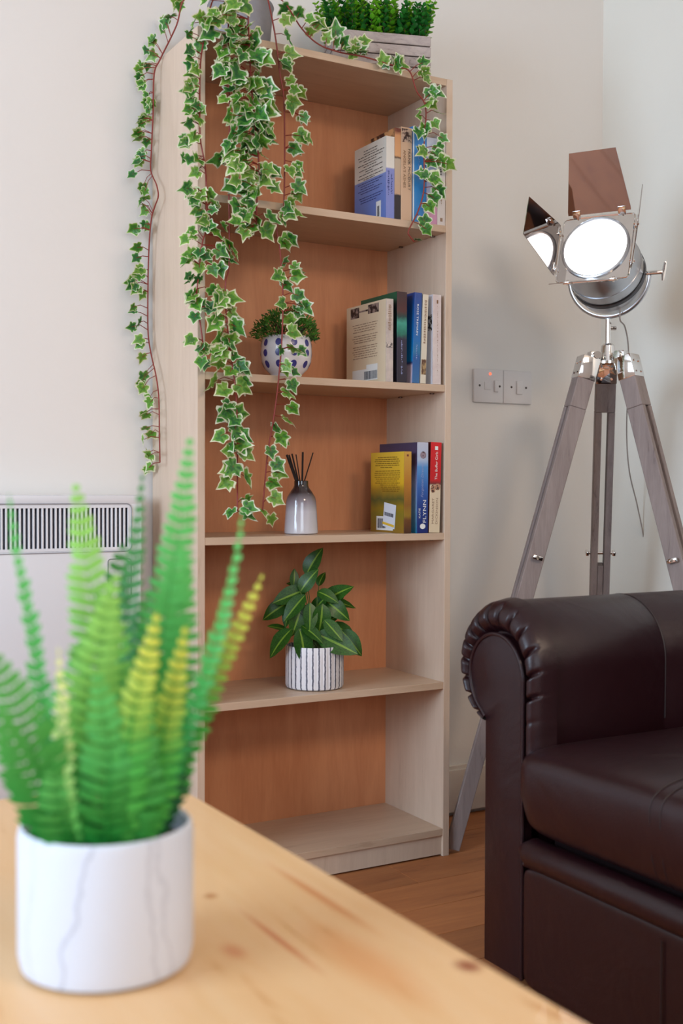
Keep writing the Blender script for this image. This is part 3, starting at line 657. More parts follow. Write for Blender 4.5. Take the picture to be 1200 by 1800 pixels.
def spine_patch(B, s0, s1, v0, v1, material, name, round_=False, lift=.0011):
    b = MB(); X = lambda s: B['x0']+(B['x1']-B['x0'])*s; Z = lambda v: B['z0']+B['h']*v; y = B['y0']-lift
    if round_:
        cx, cz, rx, rz = (X(s0)+X(s1))/2, (Z(v0)+Z(v1))/2, (X(s1)-X(s0))/2, (Z(v1)-Z(v0))/2
        b.add([(cx+rx*math.cos(2*PI*i/20), y, cz+rz*math.sin(2*PI*i/20)) for i in range(20)], [tuple(range(20))])
    else: b.add([(X(s0), y, Z(v0)), (X(s1), y, Z(v0)), (X(s1), y, Z(v1)), (X(s0), y, Z(v1))], [(0, 1, 2, 3)])
    return b.build(name, material, B['o'], smooth=False)
def blotch(name, c1, c2, scale=60, lo=.45, hi=.55): 
    m = mat(name, c1, .5, col2=c2, vscale=scale); e = [n for n in m.node_tree.nodes if n.type == 'VALTORGB'][0].color_ramp.elements; e[0].position = lo; e[1].position = hi; return m
def spine_scribble(B, s0, s1, v0, v1, material, seed, name='spine_text'):
    r = random.Random(seed); b = MB(); v = v0; X = lambda s: B['x0']+(B['x1']-B['x0'])*s
    while v < v1:
        wl = r.uniform(.012, .026); z0, z1 = B['z0']+B['h']*v, B['z0']+B['h']*(v+wl*.6); a, c = s0+r.uniform(0, .12), s1-r.uniform(0, .12)
        b.add([(X(a), B['y0']-.0011, z0), (X(c), B['y0']-.0011, z0), (X(c), B['y0']-.0011, z1), (X(a), B['y0']-.0011, z1)], [(0, 1, 2, 3)]); v += wl
    return b.build(name, material, B['o'], smooth=False)
g1, g2, g3 = 'paperbacks on the top bookcase shelf', 'books on the second bookcase shelf', 'paperbacks on the third bookcase shelf'
# top row
c = grad('cover_white_blue', [(0, rgb(96, 128, 200)), (.28, rgb(104, 134, 204)), (.555, rgb(122, 146, 206)), (.565, rgb(226, 222, 212)), (1, rgb(222, 218, 206))], 0, .178, noise=.0, rough=.3)
s_ = grad('spine_white_blue', [(0, rgb(122, 132, 196)), (.6, rgb(132, 138, 196)), (.62, rgb(222, 216, 206)), (1, rgb(216, 206, 196))], 0, .178, rough=.3)
B = book('s2', 677, 692, 241, .135, 'paperback with cover half white, half blue, facing the empty part of the top shelf', c, g1, s_)
cover_lines(B, [(.93, .3, .75), (.895, .3, .72), (.865, .12, .95), (.83, .15, .9), (.80, .3, .7), (.765, .12, .9), (.735, .3, .7), (.70, .15, .9), (.67, .35, .6), (.64, .15, .9), (.60, .12, .92), (.575, .3, .66)], M_ink, seed=3)
cover_lines(B, [(.53, .12, .9), (.50, .2, .8), (.47, .2, .62), (.44, .12, .9), (.41, .2, .8), (.35, .15, .9), (.32, .2, .85), (.29, .2, .7)], M_inkb, 'blurb_text', seed=4)
cover_rect(B, .70, .85, .03, .24, M_white, 'barcode_label'); cover_rect(B, .74, .81, .05, .18, M_bar, 'barcode', .0006, bars=3)
spine_scribble(B, .15, .4, .28, .58, M_inkb, 5); spine_scribble(B, .55, .8, .30, .55, M_inkb, 6, 'author_print')
c = blotch('cover_flame', rgb(206, 148, 98), rgb(70, 40, 30), 30)
B = book('s2', 692, 703, 226, .125, 'orange and black patterned spine between the white-blue book and the tan spine', c, g1, grad('spine_flame', [(0, rgb(40, 30, 34)), (.27, rgb(44, 34, 38)), (.29, rgb(196, 160, 130)), (.68, rgb(188, 168, 146)), (.70, rgb(70, 40, 30)), (.72, rgb(214, 158, 108)), (.95, rgb(206, 146, 100)), (1, rgb(110, 50, 36))], 0, .192, noise=.03, nscale=90))
c = mat('cover_tan', rgb(206, 170, 140), .35)
B = book('s2', 703, 722.5, 226, .128, 'tan paperback spine lettered in two dark columns, FRANK McCOURT', c, g1)
spine_patch(B, .05, .95, .84, .985, blotch('spine_photo_brown', rgb(190, 160, 140), rgb(66, 42, 38), 110), 'spine_photo')
text_part('author_text', "FRANK McCOURT", .0088, spine_M(B, .55, .73), M_ink, B['o'], 1.28)
text_part('title_text', "ANGELA'S ASHES", .0088, spine_M(B, .55, .30), M_gold, B['o'], 1.24)
c = mat('cover_sky_blue', rgb(56, 134, 200), .3); cw = mat('cover_white_edge', rgb(214, 222, 230), .35)
B = book('s2', 723.5, 748, 226, .125, 'bright blue paperback behind the hanging ivy on the top shelf', c, g1)
spine_patch(B, .0, .10, 0, 1, cw, 'white_edge'); text_part('spine_text', "PAVEL & I", .0001, spine_M(B, .55, .5), M_pink, B['o'], 1.3) if False else spine_scribble(B, .40, .50, .45, .92, M_pink, 9)
c = grad('cover_lilac', [(0, rgb(200, 140, 170)), (.25, rgb(206, 150, 176)), (.35, rgb(206, 190, 214)), (.6, rgb(160, 170, 208)), (1, rgb(196, 196, 210))], 0, .172, noise=.05)
B = book('s2', 748, 767, 244, .125, 'pink and lilac paperback spine half hidden by ivy', c, g1)
c = mat('cover_offwhite', rgb(216, 206, 202), .35)
B = book('s2', 767, 781, 240, .125, 'white paperback at the right end of the top shelf, against the side panel', c, g1)
spine_scribble(B, .25, .6, .56, .80, M_ink, 10); spine_scribble(B, .4, .6, .22, .45, M_tan, 11, 'author_print'); spine_patch(B, .35, .65, .04, .08, M_tan, 'spine_mark')
# second row
c = mat('cover_cream', rgb(228, 208, 176), .35); s_ = mat('spine_greywhite', rgb(206, 190, 178), .4, col2=rgb(186, 170, 164), vscale=60)
B = book('s3', 678, 691, 526, .172, 'cream paperback showing a printed back cover with a street photo and barcode', c, g2, s_)
rows = [(v, .16+((i*7) % 5)*.012, .80-((i*5) % 4)*.02) for i, v in enumerate((.755, .725, .695, .665, .615, .585, .557, .53, .478, .45, .42, .393, .365, .335))]
cover_lines(B, rows, M_tan, seed=8)
ph = blotch('street_photo', rgb(150, 130, 120), rgb(36, 28, 28), 70)
cover_rect(B, .11, .33, .845, .975, ph, 'street_photo'); cover_rect(B, .56, .83, .865, .975, ph, 'street_photo'); cover_rect(B, .33, .56, .905, .925, ph, 'street_photo')
cover_rect(B, .16, .80, .045, .19, M_white, 'barcode_label'); cover_rect(B, .52, .80, .19, .24, M_white, 'price_patch'); cover_rect(B, .47, .80, .06, .16, M_bar, 'barcode', .0006, bars=5)
spine_scribble(B, .25, .75, .62, .93, M_tan, 12); spine_patch(B, .0, .95, .41, .47, blotch('spine_butterfly', rgb(206, 190, 178), rgb(90, 80, 80), 200), 'spine_picture')
c = grad('cover_dark_green', [(0, rgb(26, 20, 34)), (.9, rgb(16, 32, 34)), (.97, rgb(16, 84, 60)), (1, rgb(20, 88, 62))], 0, .192, noise=.05)
s_ = grad('spine_nebula', [(0, rgb(36, 26, 40)), (.5, rgb(44, 34, 56)), (.56, rgb(28, 110, 90)), (.68, rgb(60, 150, 130)), (.75, rgb(30, 60, 56)), (.82, rgb(80, 36, 34)), (1, rgb(60, 34, 36))], 0, .192, noise=.06, nscale=120)
B = book('s3', 697, 715, 514, .155, 'tall dark green and black hardback behind the cream one on the second shelf', c, g2, s_, hard=True)
spine_scribble(B, .4, .58, .08, .45, M_pink, 13)
c = grad('cover_ocean', [(0, rgb(210, 190, 206)), (.2, rgb(214, 190, 206)), (.23, rgb(60, 60, 120)), (.26, rgb(20, 132, 194)), (.6, rgb(22, 110, 182)), (1, rgb(30, 64, 130))], 0, .192, noise=.02)
s_ = grad('spine_ocean', [(0, rgb(56, 106, 156)), (.3, rgb(30, 84, 150)), (.36, rgb(48, 116, 160)), (.5, rgb(28, 104, 172)), (1, rgb(44, 70, 140))], 0, .192, noise=.12, nscale=60)
B = book('s3', 724, 737, 515, .125, 'blue paperback leaning right, its spine lettered ROSE TREMAIN in white', c, g2, s_)
text_part('author_text', "ROSE TREMAIN", .0066, spine_M(B, .70, .45), M_white, B['o'], 1.55); spine_scribble(B, .4, .6, .26, .42, M_pink, 14, 'title_print'); lean_book(B, 1.9)
c = mat('cover_ivory', rgb(206, 214, 206), .35); s_ = mat('spine_ivory', rgb(218, 206, 186), .4)
B = book('s3', 738.5, 748.5, 518, .120, 'narrow ivory paperback leaning against the blue one, brown figure at its foot', c, g2, s_)
spine_scribble(B, .3, .75, .45, .93, M_tan, 15); spine_patch(B, .08, .92, .10, .27, blotch('spine_figure', rgb(170, 140, 96), rgb(96, 62, 44), 150), 'spine_picture'); lean_book(B, 1.9)
c = mat('cover_white', rgb(222, 216, 222), .35); s_ = mat('spine_pinkwhite', rgb(220, 206, 200), .4, col2=rgb(210, 190, 186), vscale=40)
B = book('s3', 760, 775, 519, .110, 'white paperback with a black leaf motif, last on the right of the second shelf', c, g2, s_)
cover_rect(B, .82, .98, .60, .78, blotch('black_motif', rgb(210, 204, 206), rgb(30, 26, 26), 130), 'leaf_motif'); spine_scribble(B, .5, .62, .10, .88, M_tan, 16)
spine_patch(B, .45, .62, .90, .94, M_gold, 'spine_mark')
# third row
c = grad('cover_yellow', [(0, rgb(150, 112, 40)), (.22, rgb(132, 120, 38)), (.30, rgb(150, 124, 30)), (.40, rgb(86, 92, 44)), (.52, rgb(176, 138, 36)), (.60, rgb(222, 178, 42)), (1, rgb(228, 190, 62))], 0, .186, noise=.10, nscale=26, rough=.3)
s_ = grad('spine_yellow', [(0, rgb(74, 44, 26)), (.16, rgb(110, 66, 30)), (.22, rgb(150, 118, 34)), (.34, rgb(140, 92, 30)), (.6, rgb(180, 118, 36)), (1, rgb(206, 160, 66))], 0, .186, noise=.06, nscale=60)
B = book('s4', 711, 724, 794, .142, 'yellow paperback with back-cover text and barcode stickers on the third shelf', c, g3, s_)
cover_lines(B, [(.935, .22, .80), (.91, .14, .86), (.885, .12, .88), (.86, .16, .84), (.835, .14, .86), (.81, .3, .66), (.765, .14, .88), (.74, .12, .9), (.715, .12, .88), (.69, .12, .9), (.665, .16, .86), (.64, .18, .8), (.615, .14, .88), (.59, .3, .8), (.565, .32, .88), (.54, .34, .88), (.515, .36, .84)], M_inko, seed=21)
cover_rect(B, .18, .68, .025, .20, M_white, 'barcode_label'); cover_rect(B, .22, .46, .05, .17, M_bar, 'barcode', .0006, bars=7)
cover_rect(B, .40, .76, .06, .36, mat('sticker_white', rgb(226, 232, 242), .4), 'price_sticker', .0008, rot=-.13)
cover_rect(B, .43, .70, .20, .245, M_bar, 'barcode', .0011, rot=-.13, bars=8); cover_rect(B, .37, .72, .085, .115, mat('sticker_yellow', rgb(232, 190, 60), .5), 'yellow_stripe', .0011, rot=-.15)
spine_patch(B, .35, .6, .94, .965, M_red, 'spine_mark')
c = grad('cover_dusk', [(0, rgb(40, 130, 170)), (.25, rgb(130, 170, 210)), (.55, rgb(140, 150, 200)), (.75, rgb(84, 64, 96)), (1, rgb(64, 58, 86))], 0, .205, noise=.06, nscale=30)
s_ = grad('spine_sea', [(0, rgb(22, 36, 104)), (.3, rgb(34, 62, 136)), (.5, rgb(48, 96, 170)), (.72, rgb(86, 146, 204)), (.8, rgb(176, 190, 214)), (1, rgb(196, 196, 212))], 0, .205, noise=.03)
B = book('s4', 734, 753.5, 778, .160, 'tall blue paperback with a purple dusk cover, lettered KATIE FLYNN', c, g3, s_)
text_part('author_text', "FLYNN", .0125, spine_M(B, .24, .68, False), M_white, B['o'], 1.35); text_part('author_text', "KATIE", .0065, spine_M(B, .22, .22, False), M_white, B['o'], 1.3)
text_part('title_text', "Forgotten Dreams", .0088, spine_M(B, .58, .45, False), M_pink, B['o'], 1.15, shear=.3)
spine_patch(B, .25, .75, .045, .105, M_white, 'publisher_disc', True); spine_patch(B, .25, .8, .82, .90, blotch('spine_cat', rgb(150, 130, 140), rgb(80, 56, 60), 200), 'spine_picture', True)
c = mat('cover_dark_red', rgb(96, 36, 34), .4)
s_ = grad('spine_red_cream', [(0, rgb(222, 202, 170)), (.52, rgb(222, 202, 172)), (.54, rgb(110, 44, 40)), (.58, rgb(196, 16, 24)), (1, rgb(214, 22, 30))], 0, .203, noise=.015, nscale=150)
B = book('s4', 755, 774, 778, .12, 'red and cream paperback lettered The Buffer Girls, right end of the third shelf', c, g3, s_)
text_part('title_text', "The Buffer Girls", .0092, spine_M(B, .74, .55, False), M_white, B['o'], 1.05)
text_part('author_text', "MARGARET", .0078, spine_M(B, .24, .32, False), M_tan, B['o'], 1.45); text_part('author_text', "DICKINSON", .0078, spine_M(B, .24, .68, False), M_tan, B['o'], 1.4)
spine_patch(B, .38, .66, .915, .955, M_white, 'publisher_mark'); spine_patch(B, .05, .5, .44, .53, blotch('spine_faces', rgb(190, 140, 110), rgb(70, 44, 36), 220), 'spine_picture', True); spine_patch(B, .45, .95, .47, .545, blotch('spine_faces_b', rgb(190, 140, 110), rgb(70, 44, 36), 220), 'spine_picture', True)
lean_book(B, 1.3)
# ------------------------------------------------------------------ polka dot pot with topiary grass
p0 = at(503, 655, 'Y', 2.245); PX, PY, Z3 = p0.x, 2.245, SH['s3']
M_cer = mat('white_ceramic', rgb(232, 226, 230), .18, coat=.4); M_dot = mat('blue_dot_glaze', rgb(62, 60, 132), .25)
po = thing('dotted_planter', (PX, PY, Z3), 'white round pot with dark blue dots holding a mossy green bush', 'plant')
prof = [(.0, .001), (.031, .001), (.033, .003), (.033, .010), (.0355, .014), (.046, .024), (.0535, .040), (.0555, .058), (.0545, .076), (.0515, .090), (.0495, .0935), (.047, .092), (.049, .075), (0, .075)]
b = MB(); b.lathe([(r, z) for r, z in prof], 56, (PX, PY, Z3)); b.build('pot', M_cer, po)
def prof_r(z):
    P = [q for q in prof[2:11]]
    for (r0, z0), (r1, z1) in zip(P, P[1:]):
        if z0 <= z <= z1: return r0+(r1-r0)*(z-z0)/(z1-z0)
    return P[-1][0]
vdir = math.atan2(-PY, -PX)
q_i = 0
for zc, off in ((.078, 0), (.056, 0), (.032, 0)):
    for k in range(10):
        a0 = vdir+(k+.5)*2*PI/10+off; b = MB(); vs_ = []
        rr0 = prof_r(zc); ctr = None
        for i in range(18):
            th = 2*PI*i/18; z = zc+.0078*math.sin(th); da = .0068*math.cos(th)/rr0; r = prof_r(z)+.0006
            vs_.append((PX+r*math.cos(a0+da), PY+r*math.sin(a0+da), Z3+z))
        r = prof_r(zc)+.0009; vs_.append((PX+r*math.cos(a0), PY+r*math.sin(a0), Z3+zc))
        b.add(vs_, [(i, (i+1) % 18, 18) for i in range(18)]); b.build('dot', M_dot, po)
def leafmat(name, c1, c2, tr=.2, rough=.45, scale=40):
    m = mat(name, c1, rough, col2=c2, vscale=scale); nt = m.node_tree; b = nt.nodes['Principled BSDF']
    t = N(nt, 'ShaderNodeBsdfTranslucent'); t.inputs[0].default_value = c1; ms = N(nt, 'ShaderNodeMixShader'); ms.inputs[0].default_value = tr
    nt.links.new(b.outputs[0], ms.inputs[1]); nt.links.new(t.outputs[0], ms.inputs[2]); nt.links.new(ms.outputs[0], nt.nodes['Material Output'].inputs[0]); return m
M_moss = leafmat('moss_green', rgb(88, 146, 42), rgb(30, 76, 20), .15, .6, 50); M_stem = mat('stem_brown', rgb(70, 60, 36), .7)
r = random.Random(7); b = MB()
for i in range(2300):
    th = r.uniform(0, 2*PI); ph = math.asin(r.uniform(-.12, 1)); k = r.uniform(.6, 1)**.6
    d = Vector((math.cos(th)*math.cos(ph), math.sin(th)*math.cos(ph), math.sin(ph)))
    c = Vector((PX, PY, Z3+.094))+Vector((d.x*.070, d.y*.064, d.z*.058))*k*(1+.10*math.sin(5*th+3*ph))
    if c.z < Z3+.088: continue
    dr = (d+Vector((r.uniform(-1, 1), r.uniform(-1, 1), r.uniform(-.6, 1)))*.7).normalized(); s = dr.cross(Vector((r.uniform(-1, 1), r.uniform(-1, 1), r.uniform(-1, 1)))).normalized()*r.uniform(.0012, .0022); l = r.uniform(.006, .011)
    b.add([c-s*.3, c+dr*l*.5+s, c+dr*l, c+dr*l*.5-s], [(0, 1, 2, 3)])
tag(b.build('foliage', M_moss, po, smooth=False), kind='stuff')
b = MB()
for i in range(26):
    th = r.uniform(0, 2*PI); rr = r.uniform(.01, .05); b.tube([(PX+.3*rr*math.cos(th), PY+.3*rr*math.sin(th), Z3+.076), (PX+rr*math.cos(th), PY+rr*math.sin(th), Z3+.115+.02*(1-rr/.05))], .0012, 5)
tag(b.build('stems', M_stem, po), kind='stuff')
# ------------------------------------------------------------------ reed diffuser
Z4 = SH['s4']; p0 = at(529, 935, 'Y', 2.235); DX, DY = p0.x, 2.235
di = thing('reed_diffuser', (DX, DY, Z4), 'bottle-shaped ceramic reed diffuser fading from black neck to grey-white base', 'diffuser')
M_dif = grad('ombre_glaze', [(0, rgb(214, 210, 216)), (.42, rgb(198, 194, 202)), (.62, rgb(140, 130, 138)), (.78, rgb(58, 44, 44)), (1, rgb(34, 24, 24))], 0, .116, rough=.12, noise=.04, nscale=30, coat=.5)
b = MB(); b.lathe([(.0, .001), (.035, .001), (.0368, .003), (.0366, .012), (.0335, .062), (.0328, .072), (.0305, .081), (.0240, .092), (.0172, .101), (.0155, .106), (.0155, .1155), (.014, .1165), (.011, .1165), (.011, .100), (0, .09)], 56, (DX, DY, Z4)); b.build('bottle', M_dif, di)
M_reed = mat('black_reed', rgb(34, 24, 22), .8)
for (bx, tx, ty, tw) in ((520, 504, 800, .0026), (524, 513, 798, .0018), (527, 520, 799, .0013), (531, 532, 795, .0022), (535, 550, 796, .0014), (522, 508, 800, .0018)):
    p = Vector((DX, DY, Z4+.03)); q = at(tx, ty, 'Y', DY+(-.02 if tw > .0017 else .02)); n_ = at(bx, 845, 'Y', DY); n_.z = Z4+.116
    b = MB(); b.tube([p+(n_-p)*.3, n_, q], tw, 8); b.build('reed', M_reed, di)
# ------------------------------------------------------------------ striped pot with leafy plant
Z5 = SH['s5']; p0 = at(552.5, 1216, 'Z', Z5); rP = .0605; dv = Vector((p0.x, p0.y, 0)).normalized(); SXp, SYp = p0.x+dv.x*rP, p0.y+dv.y*rP
dep = (Vector((SXp, SYp, 0))).dot(_f); rP = 51.5*dep/F
sp_ = thing('striped_planter', (SXp, SYp, Z5), 'leafy green plant in a white ribbed pot with dark vertical grooves, fourth shelf', 'plant')
M_rib, nt, bs = newmat('ribbed_ceramic'); setp(bs, Roughness=.5)
tc = N(nt, 'ShaderNodeTexCoord'); sx = N(nt, 'ShaderNodeSeparateXYZ'); nt.links.new(tc.outputs['Object'], sx.inputs[0])
aa = N(nt, 'ShaderNodeMath', operation='ARCTAN2'); nt.links.new(sx.outputs[1], aa.inputs[0]); nt.links.new(sx.outputs[0], aa.inputs[1])
wn = N(nt, 'ShaderNodeTexNoise'); wn.inputs['Scale'].default_value = 130; nt.links.new(tc.outputs['Object'], wn.inputs['Vector'])
mm = N(nt, 'ShaderNodeMath', operation='MULTIPLY'); mm.inputs[1].default_value = 30; nt.links.new(aa.outputs[0], mm.inputs[0])
ad = N(nt, 'ShaderNodeMath', operation='MULTIPLY_ADD'); ad.inputs[1].default_value = 1.5; nt.links.new(wn.outputs[0], ad.inputs[0]); nt.links.new(mm.outputs[0], ad.inputs[2])
co = N(nt, 'ShaderNodeMath', operation='COSINE'); nt.links.new(ad.outputs[0], co.inputs[0])
rp = N(nt, 'ShaderNodeValToRGB'); el = rp.color_ramp.elements; el[0].position = .60; el[0].color = rgb(226, 222, 224); el[1].position = .82; el[1].color = rgb(88, 88, 102)
nt.links.new(co.outputs[0], rp.inputs[0]); nt.links.new(rp.outputs[0], bs.inputs['Base Color'])
b = MB(); hP = .094
b.lathe([(rP-.006, .001), (rP-.002, .003), (rP, .008)]+[(rP, z) for z in (.03, .05, .07)]+[(rP-.0005, hP-.003), (rP-.002, hP), (rP-.005, hP-.001), (rP-.006, hP-.012), (0, hP-.012)], 180, (SXp, SYp, Z5), fn=lambda r_, z, th: r_+(.0012*(-1+abs(math.sin(15*th+PI/2))**.5) if (r_ > rP-.001 and z < hP-.002) else 0))
b.build('pot', M_rib, sp_)
b = MB(); b.lathe([(rP-.0062, hP-.0118), (0, hP-.008)], 30, (SXp, SYp, Z5)); b.build('soil', M_soil, sp_)
def bladeleaf(name, mats, wr=.42, n=8, curl=.25, fold=.12):
    """unit leaf along +Y, 0..1, face +Z; centre stripe is its own material"""
    q = MB(); cols = (-1, -.45, -.10, .10, .45, 1)
    for i in range(n+1):
        t = i/n; w_ = wr*.5*(math.sin(PI*min(1, t*.98+.02)**.85))**.8 if 0 < i < n else (.012 if i == 0 else .004)
        z = -curl*t*t
        for c_ in cols: q.v.append(Vector((c_*w_, t-abs(c_)*.02, z+fold*w_*abs(c_)*1.6+.01*math.sin(t*26)*abs(c_))))
    k = len(cols)
    for i in range(n):
        for j in range(k-1): q.f.append((i*k+j, i*k+j+1, (i+1)*k+j+1, (i+1)*k+j)); q.mi.append(1 if j == 2 else 0)
    return q.mesh(name, mats, ang=180)
M_lg = leafmat('broad_leaf_green', rgb(54, 104, 32), rgb(26, 66, 18), .15, .35, 30); M_ly = leafmat('leaf_midrib_lime', rgb(150, 186, 62), rgb(66, 112, 34), .15, .4, 200)
LV = [bladeleaf('leaf', [M_lg, M_ly], .58, curl=.28), bladeleaf('leaf', [M_lg, M_ly], .52, curl=.12), bladeleaf('leaf', [M_lg, M_ly], .62, curl=.4)]
LL = [(538,1011,557,968,0),(516,1032,518,1002,2),(528,1040,548,1006,-3),(566,1060,608,1028,1),(581,1056,622,1064,2),(572,1056,609,1082,-1),(588,1058,604,1038,3),(538,1036,484,1056,-1),(505,1060,466,1080,0),(512,1066,498,1096,-1),(536,1046,500,1086,-3),(558,1040,590,1050,-2),(530,1066,516,1112,-3),(544,1060,546,1108,-4),(566,1062,566,1112,-3),(512,1106,472,1144,-4),(506,1108,474,1098,-1),(526,1106,542,1158,-6),(530,1100,566,1120,-5),(556,1114,622,1144,-4),(582,1096,630,1116,0),(600,1108,632,1146,-2),(570,1090,600,1122,-4),(560,1030,566,1006,4),(525,1030,506,1022,3),(545,1080,574,1044,0),(520,1084,492,1066,1),(552,1090,526,1060,-1),(560,1100,590,1084,1),(540,1120,520,1130,3)]
top = Vector((SXp, SYp, Z5+hP-.01)); b = MB(); rl = random.Random(3)
for i, (x0, y0, x1, y1, dz) in enumerate(LL):
    d0 = dep+dz*.008; p = atd(x0, y0, d0+.006); q_ = atd(x1, y1, d0-.012 if dz < 2 else d0+.01)
    dr = (q_-p); L = dr.length*1.12; dr.normalize(); side = dr.cross((CAM-p).normalized()+Vector((0, 0, .9))).normalized(); nn = side.cross(dr).normalized()
    s = side*math.cos(rl.uniform(-.5, .5))+nn*math.sin(rl.uniform(-.4, .4)); s = (s-dr*s.dot(dr)).normalized(); nn = s.cross(dr).normalized()
    M = frame(p, s, dr, nn) @ Matrix.Scale(L, 4); inst('leaf', LV[i % 3], sp_, M)
    mid = (top+p)*.5+Vector((0, 0, .01)); b.tube(catmull([top+Vector((rl.uniform(-.02, .02), rl.uniform(-.02, .02), 0)), mid, p], 4), .0011, 5)
b.build('stems', mat('green_stem', rgb(90, 110, 50), .5), sp_)
# ------------------------------------------------------------------ slatted planter with boxwood, on top of the bookcase
M_gw = wood('weathered_grey_wood', rgb(186, 172, 166), rgb(140, 126, 122), (3, 20, 20), 3, .75, .25, c3=rgb(166, 152, 148), objrand=.12)
ang = math.radians(17.5); c0 = at(757, 118, 'Y', 2.172); ex = Vector((-math.cos(ang), math.sin(ang), 0)); ey = Vector((math.sin(ang), math.cos(ang), 0)); O = Vector((c0.x, c0.y, ZTOP)); LB, DB = .225, .10
HB = at(757, 63, 'Y', 2.172).z-ZTOP
MBx = frame(O, ex, ey, Vector((0, 0, 1)))
bx = thing('wooden_planter_box', O+ex*LB/2+ey*DB/2, 'grey slatted wooden box of bright green boxwood on the bookcase, right end', 'plant')
ns = 4; sh = HB/ns
for k in range(ns):
    for (u0, u1, v0, v1) in ((0, LB, 0, .008), (0, LB, DB-.008, DB), (0, .008, .008, DB-.008), (LB-.008, LB, .008, DB-.008)):
        b = MB(); j = .0012*((k*7) % 3-1); b.box(u0, u1, v0+j*(v1-v0 < .02)*0, v1, k*sh+.001, (k+1)*sh-.0014, M=MBx, bev=.0015); b.build('slat', M_gw, bx, smooth=False)
b = MB(); b.box(.008, LB-.008, .008, DB-.008, .001, HB-.016, M=MBx); b.build('soil', M_soil, bx, smooth=False)
M_bw1 = leafmat('boxwood_bright', rgb(142, 206, 44), rgb(72, 158, 36), .25, .4, 30); M_bw2 = leafmat('boxwood_dark', rgb(54, 142, 48), rgb(26, 96, 38), .2, .4, 30)
def sprig(seed, mt, H_=.11):
    r = random.Random(seed); q = MB(); q.tube([(0, 0, 0), (r.uniform(-.004, .004), r.uniform(-.004, .004), H_*.5), (r.uniform(-.008, .008), r.uniform(-.008, .008), H_)], [.0012, .001, .0006], 5, mi=1)
    z = .014; k = 0
    while z < H_+.002:
        for s in range(3):
            a = k*1.1+s*2*PI/3+r.uniform(-.3, .3); el_ = r.uniform(.3, .9); d = Vector((math.cos(a)*math.cos(el_), math.sin(a)*math.cos(el_), math.sin(el_))); sd = d.cross(Vector((0, 0, 1))).normalized(); nn = sd.cross(d); l = r.uniform(.012, .018)*(1 if z < H_*.85 else .75); w_ = l*.36; p = Vector((0, 0, z))
            q.add([p, p+d*l*.35+sd*w_+nn*.001, p+d*l*.8+sd*w_*.8, p+d*l, p+d*l*.8-sd*w_*.8, p+d*l*.35-sd*w_+nn*.001, p+d*l*.55-nn*.0015], [(0, 1, 6), (1, 2, 6), (2, 3, 6), (3, 4, 6), (4, 5, 6), (5, 0, 6)])
        z += r.uniform(.008, .012); k += 1
    return q.mesh('sprig', [mt, M_stem], ang=180)
SPR = [sprig(i, M_bw1 if i % 2 else M_bw2, .085+.010*(i % 4)) for i in range(8)]
r = random.Random(5)
for i in range(84):
    u = .006+(LB-.012)*((i % 14)+r.uniform(.2, .8))/14; v = .012+(DB-.024)*((i//14)+r.uniform(.2, .8))/6
    lx = (u/LB-.5)*.5; ly = (v/DB-.5)*.45
    M = MBx @ Matrix.Translation((u, v, HB-.020)) @ Matrix.Rotation(lx+r.uniform(-.1, .1), 4, 'Y') @ Matrix.Rotation(-ly+r.uniform(-.1, .1), 4, 'X') @ Matrix.Rotation(r.uniform(0, 6), 4, 'Z')
    inst('sprig', SPR[(0 if v < .03 and r.random() < .3 else i*3+i//8) % 8], bx, M)
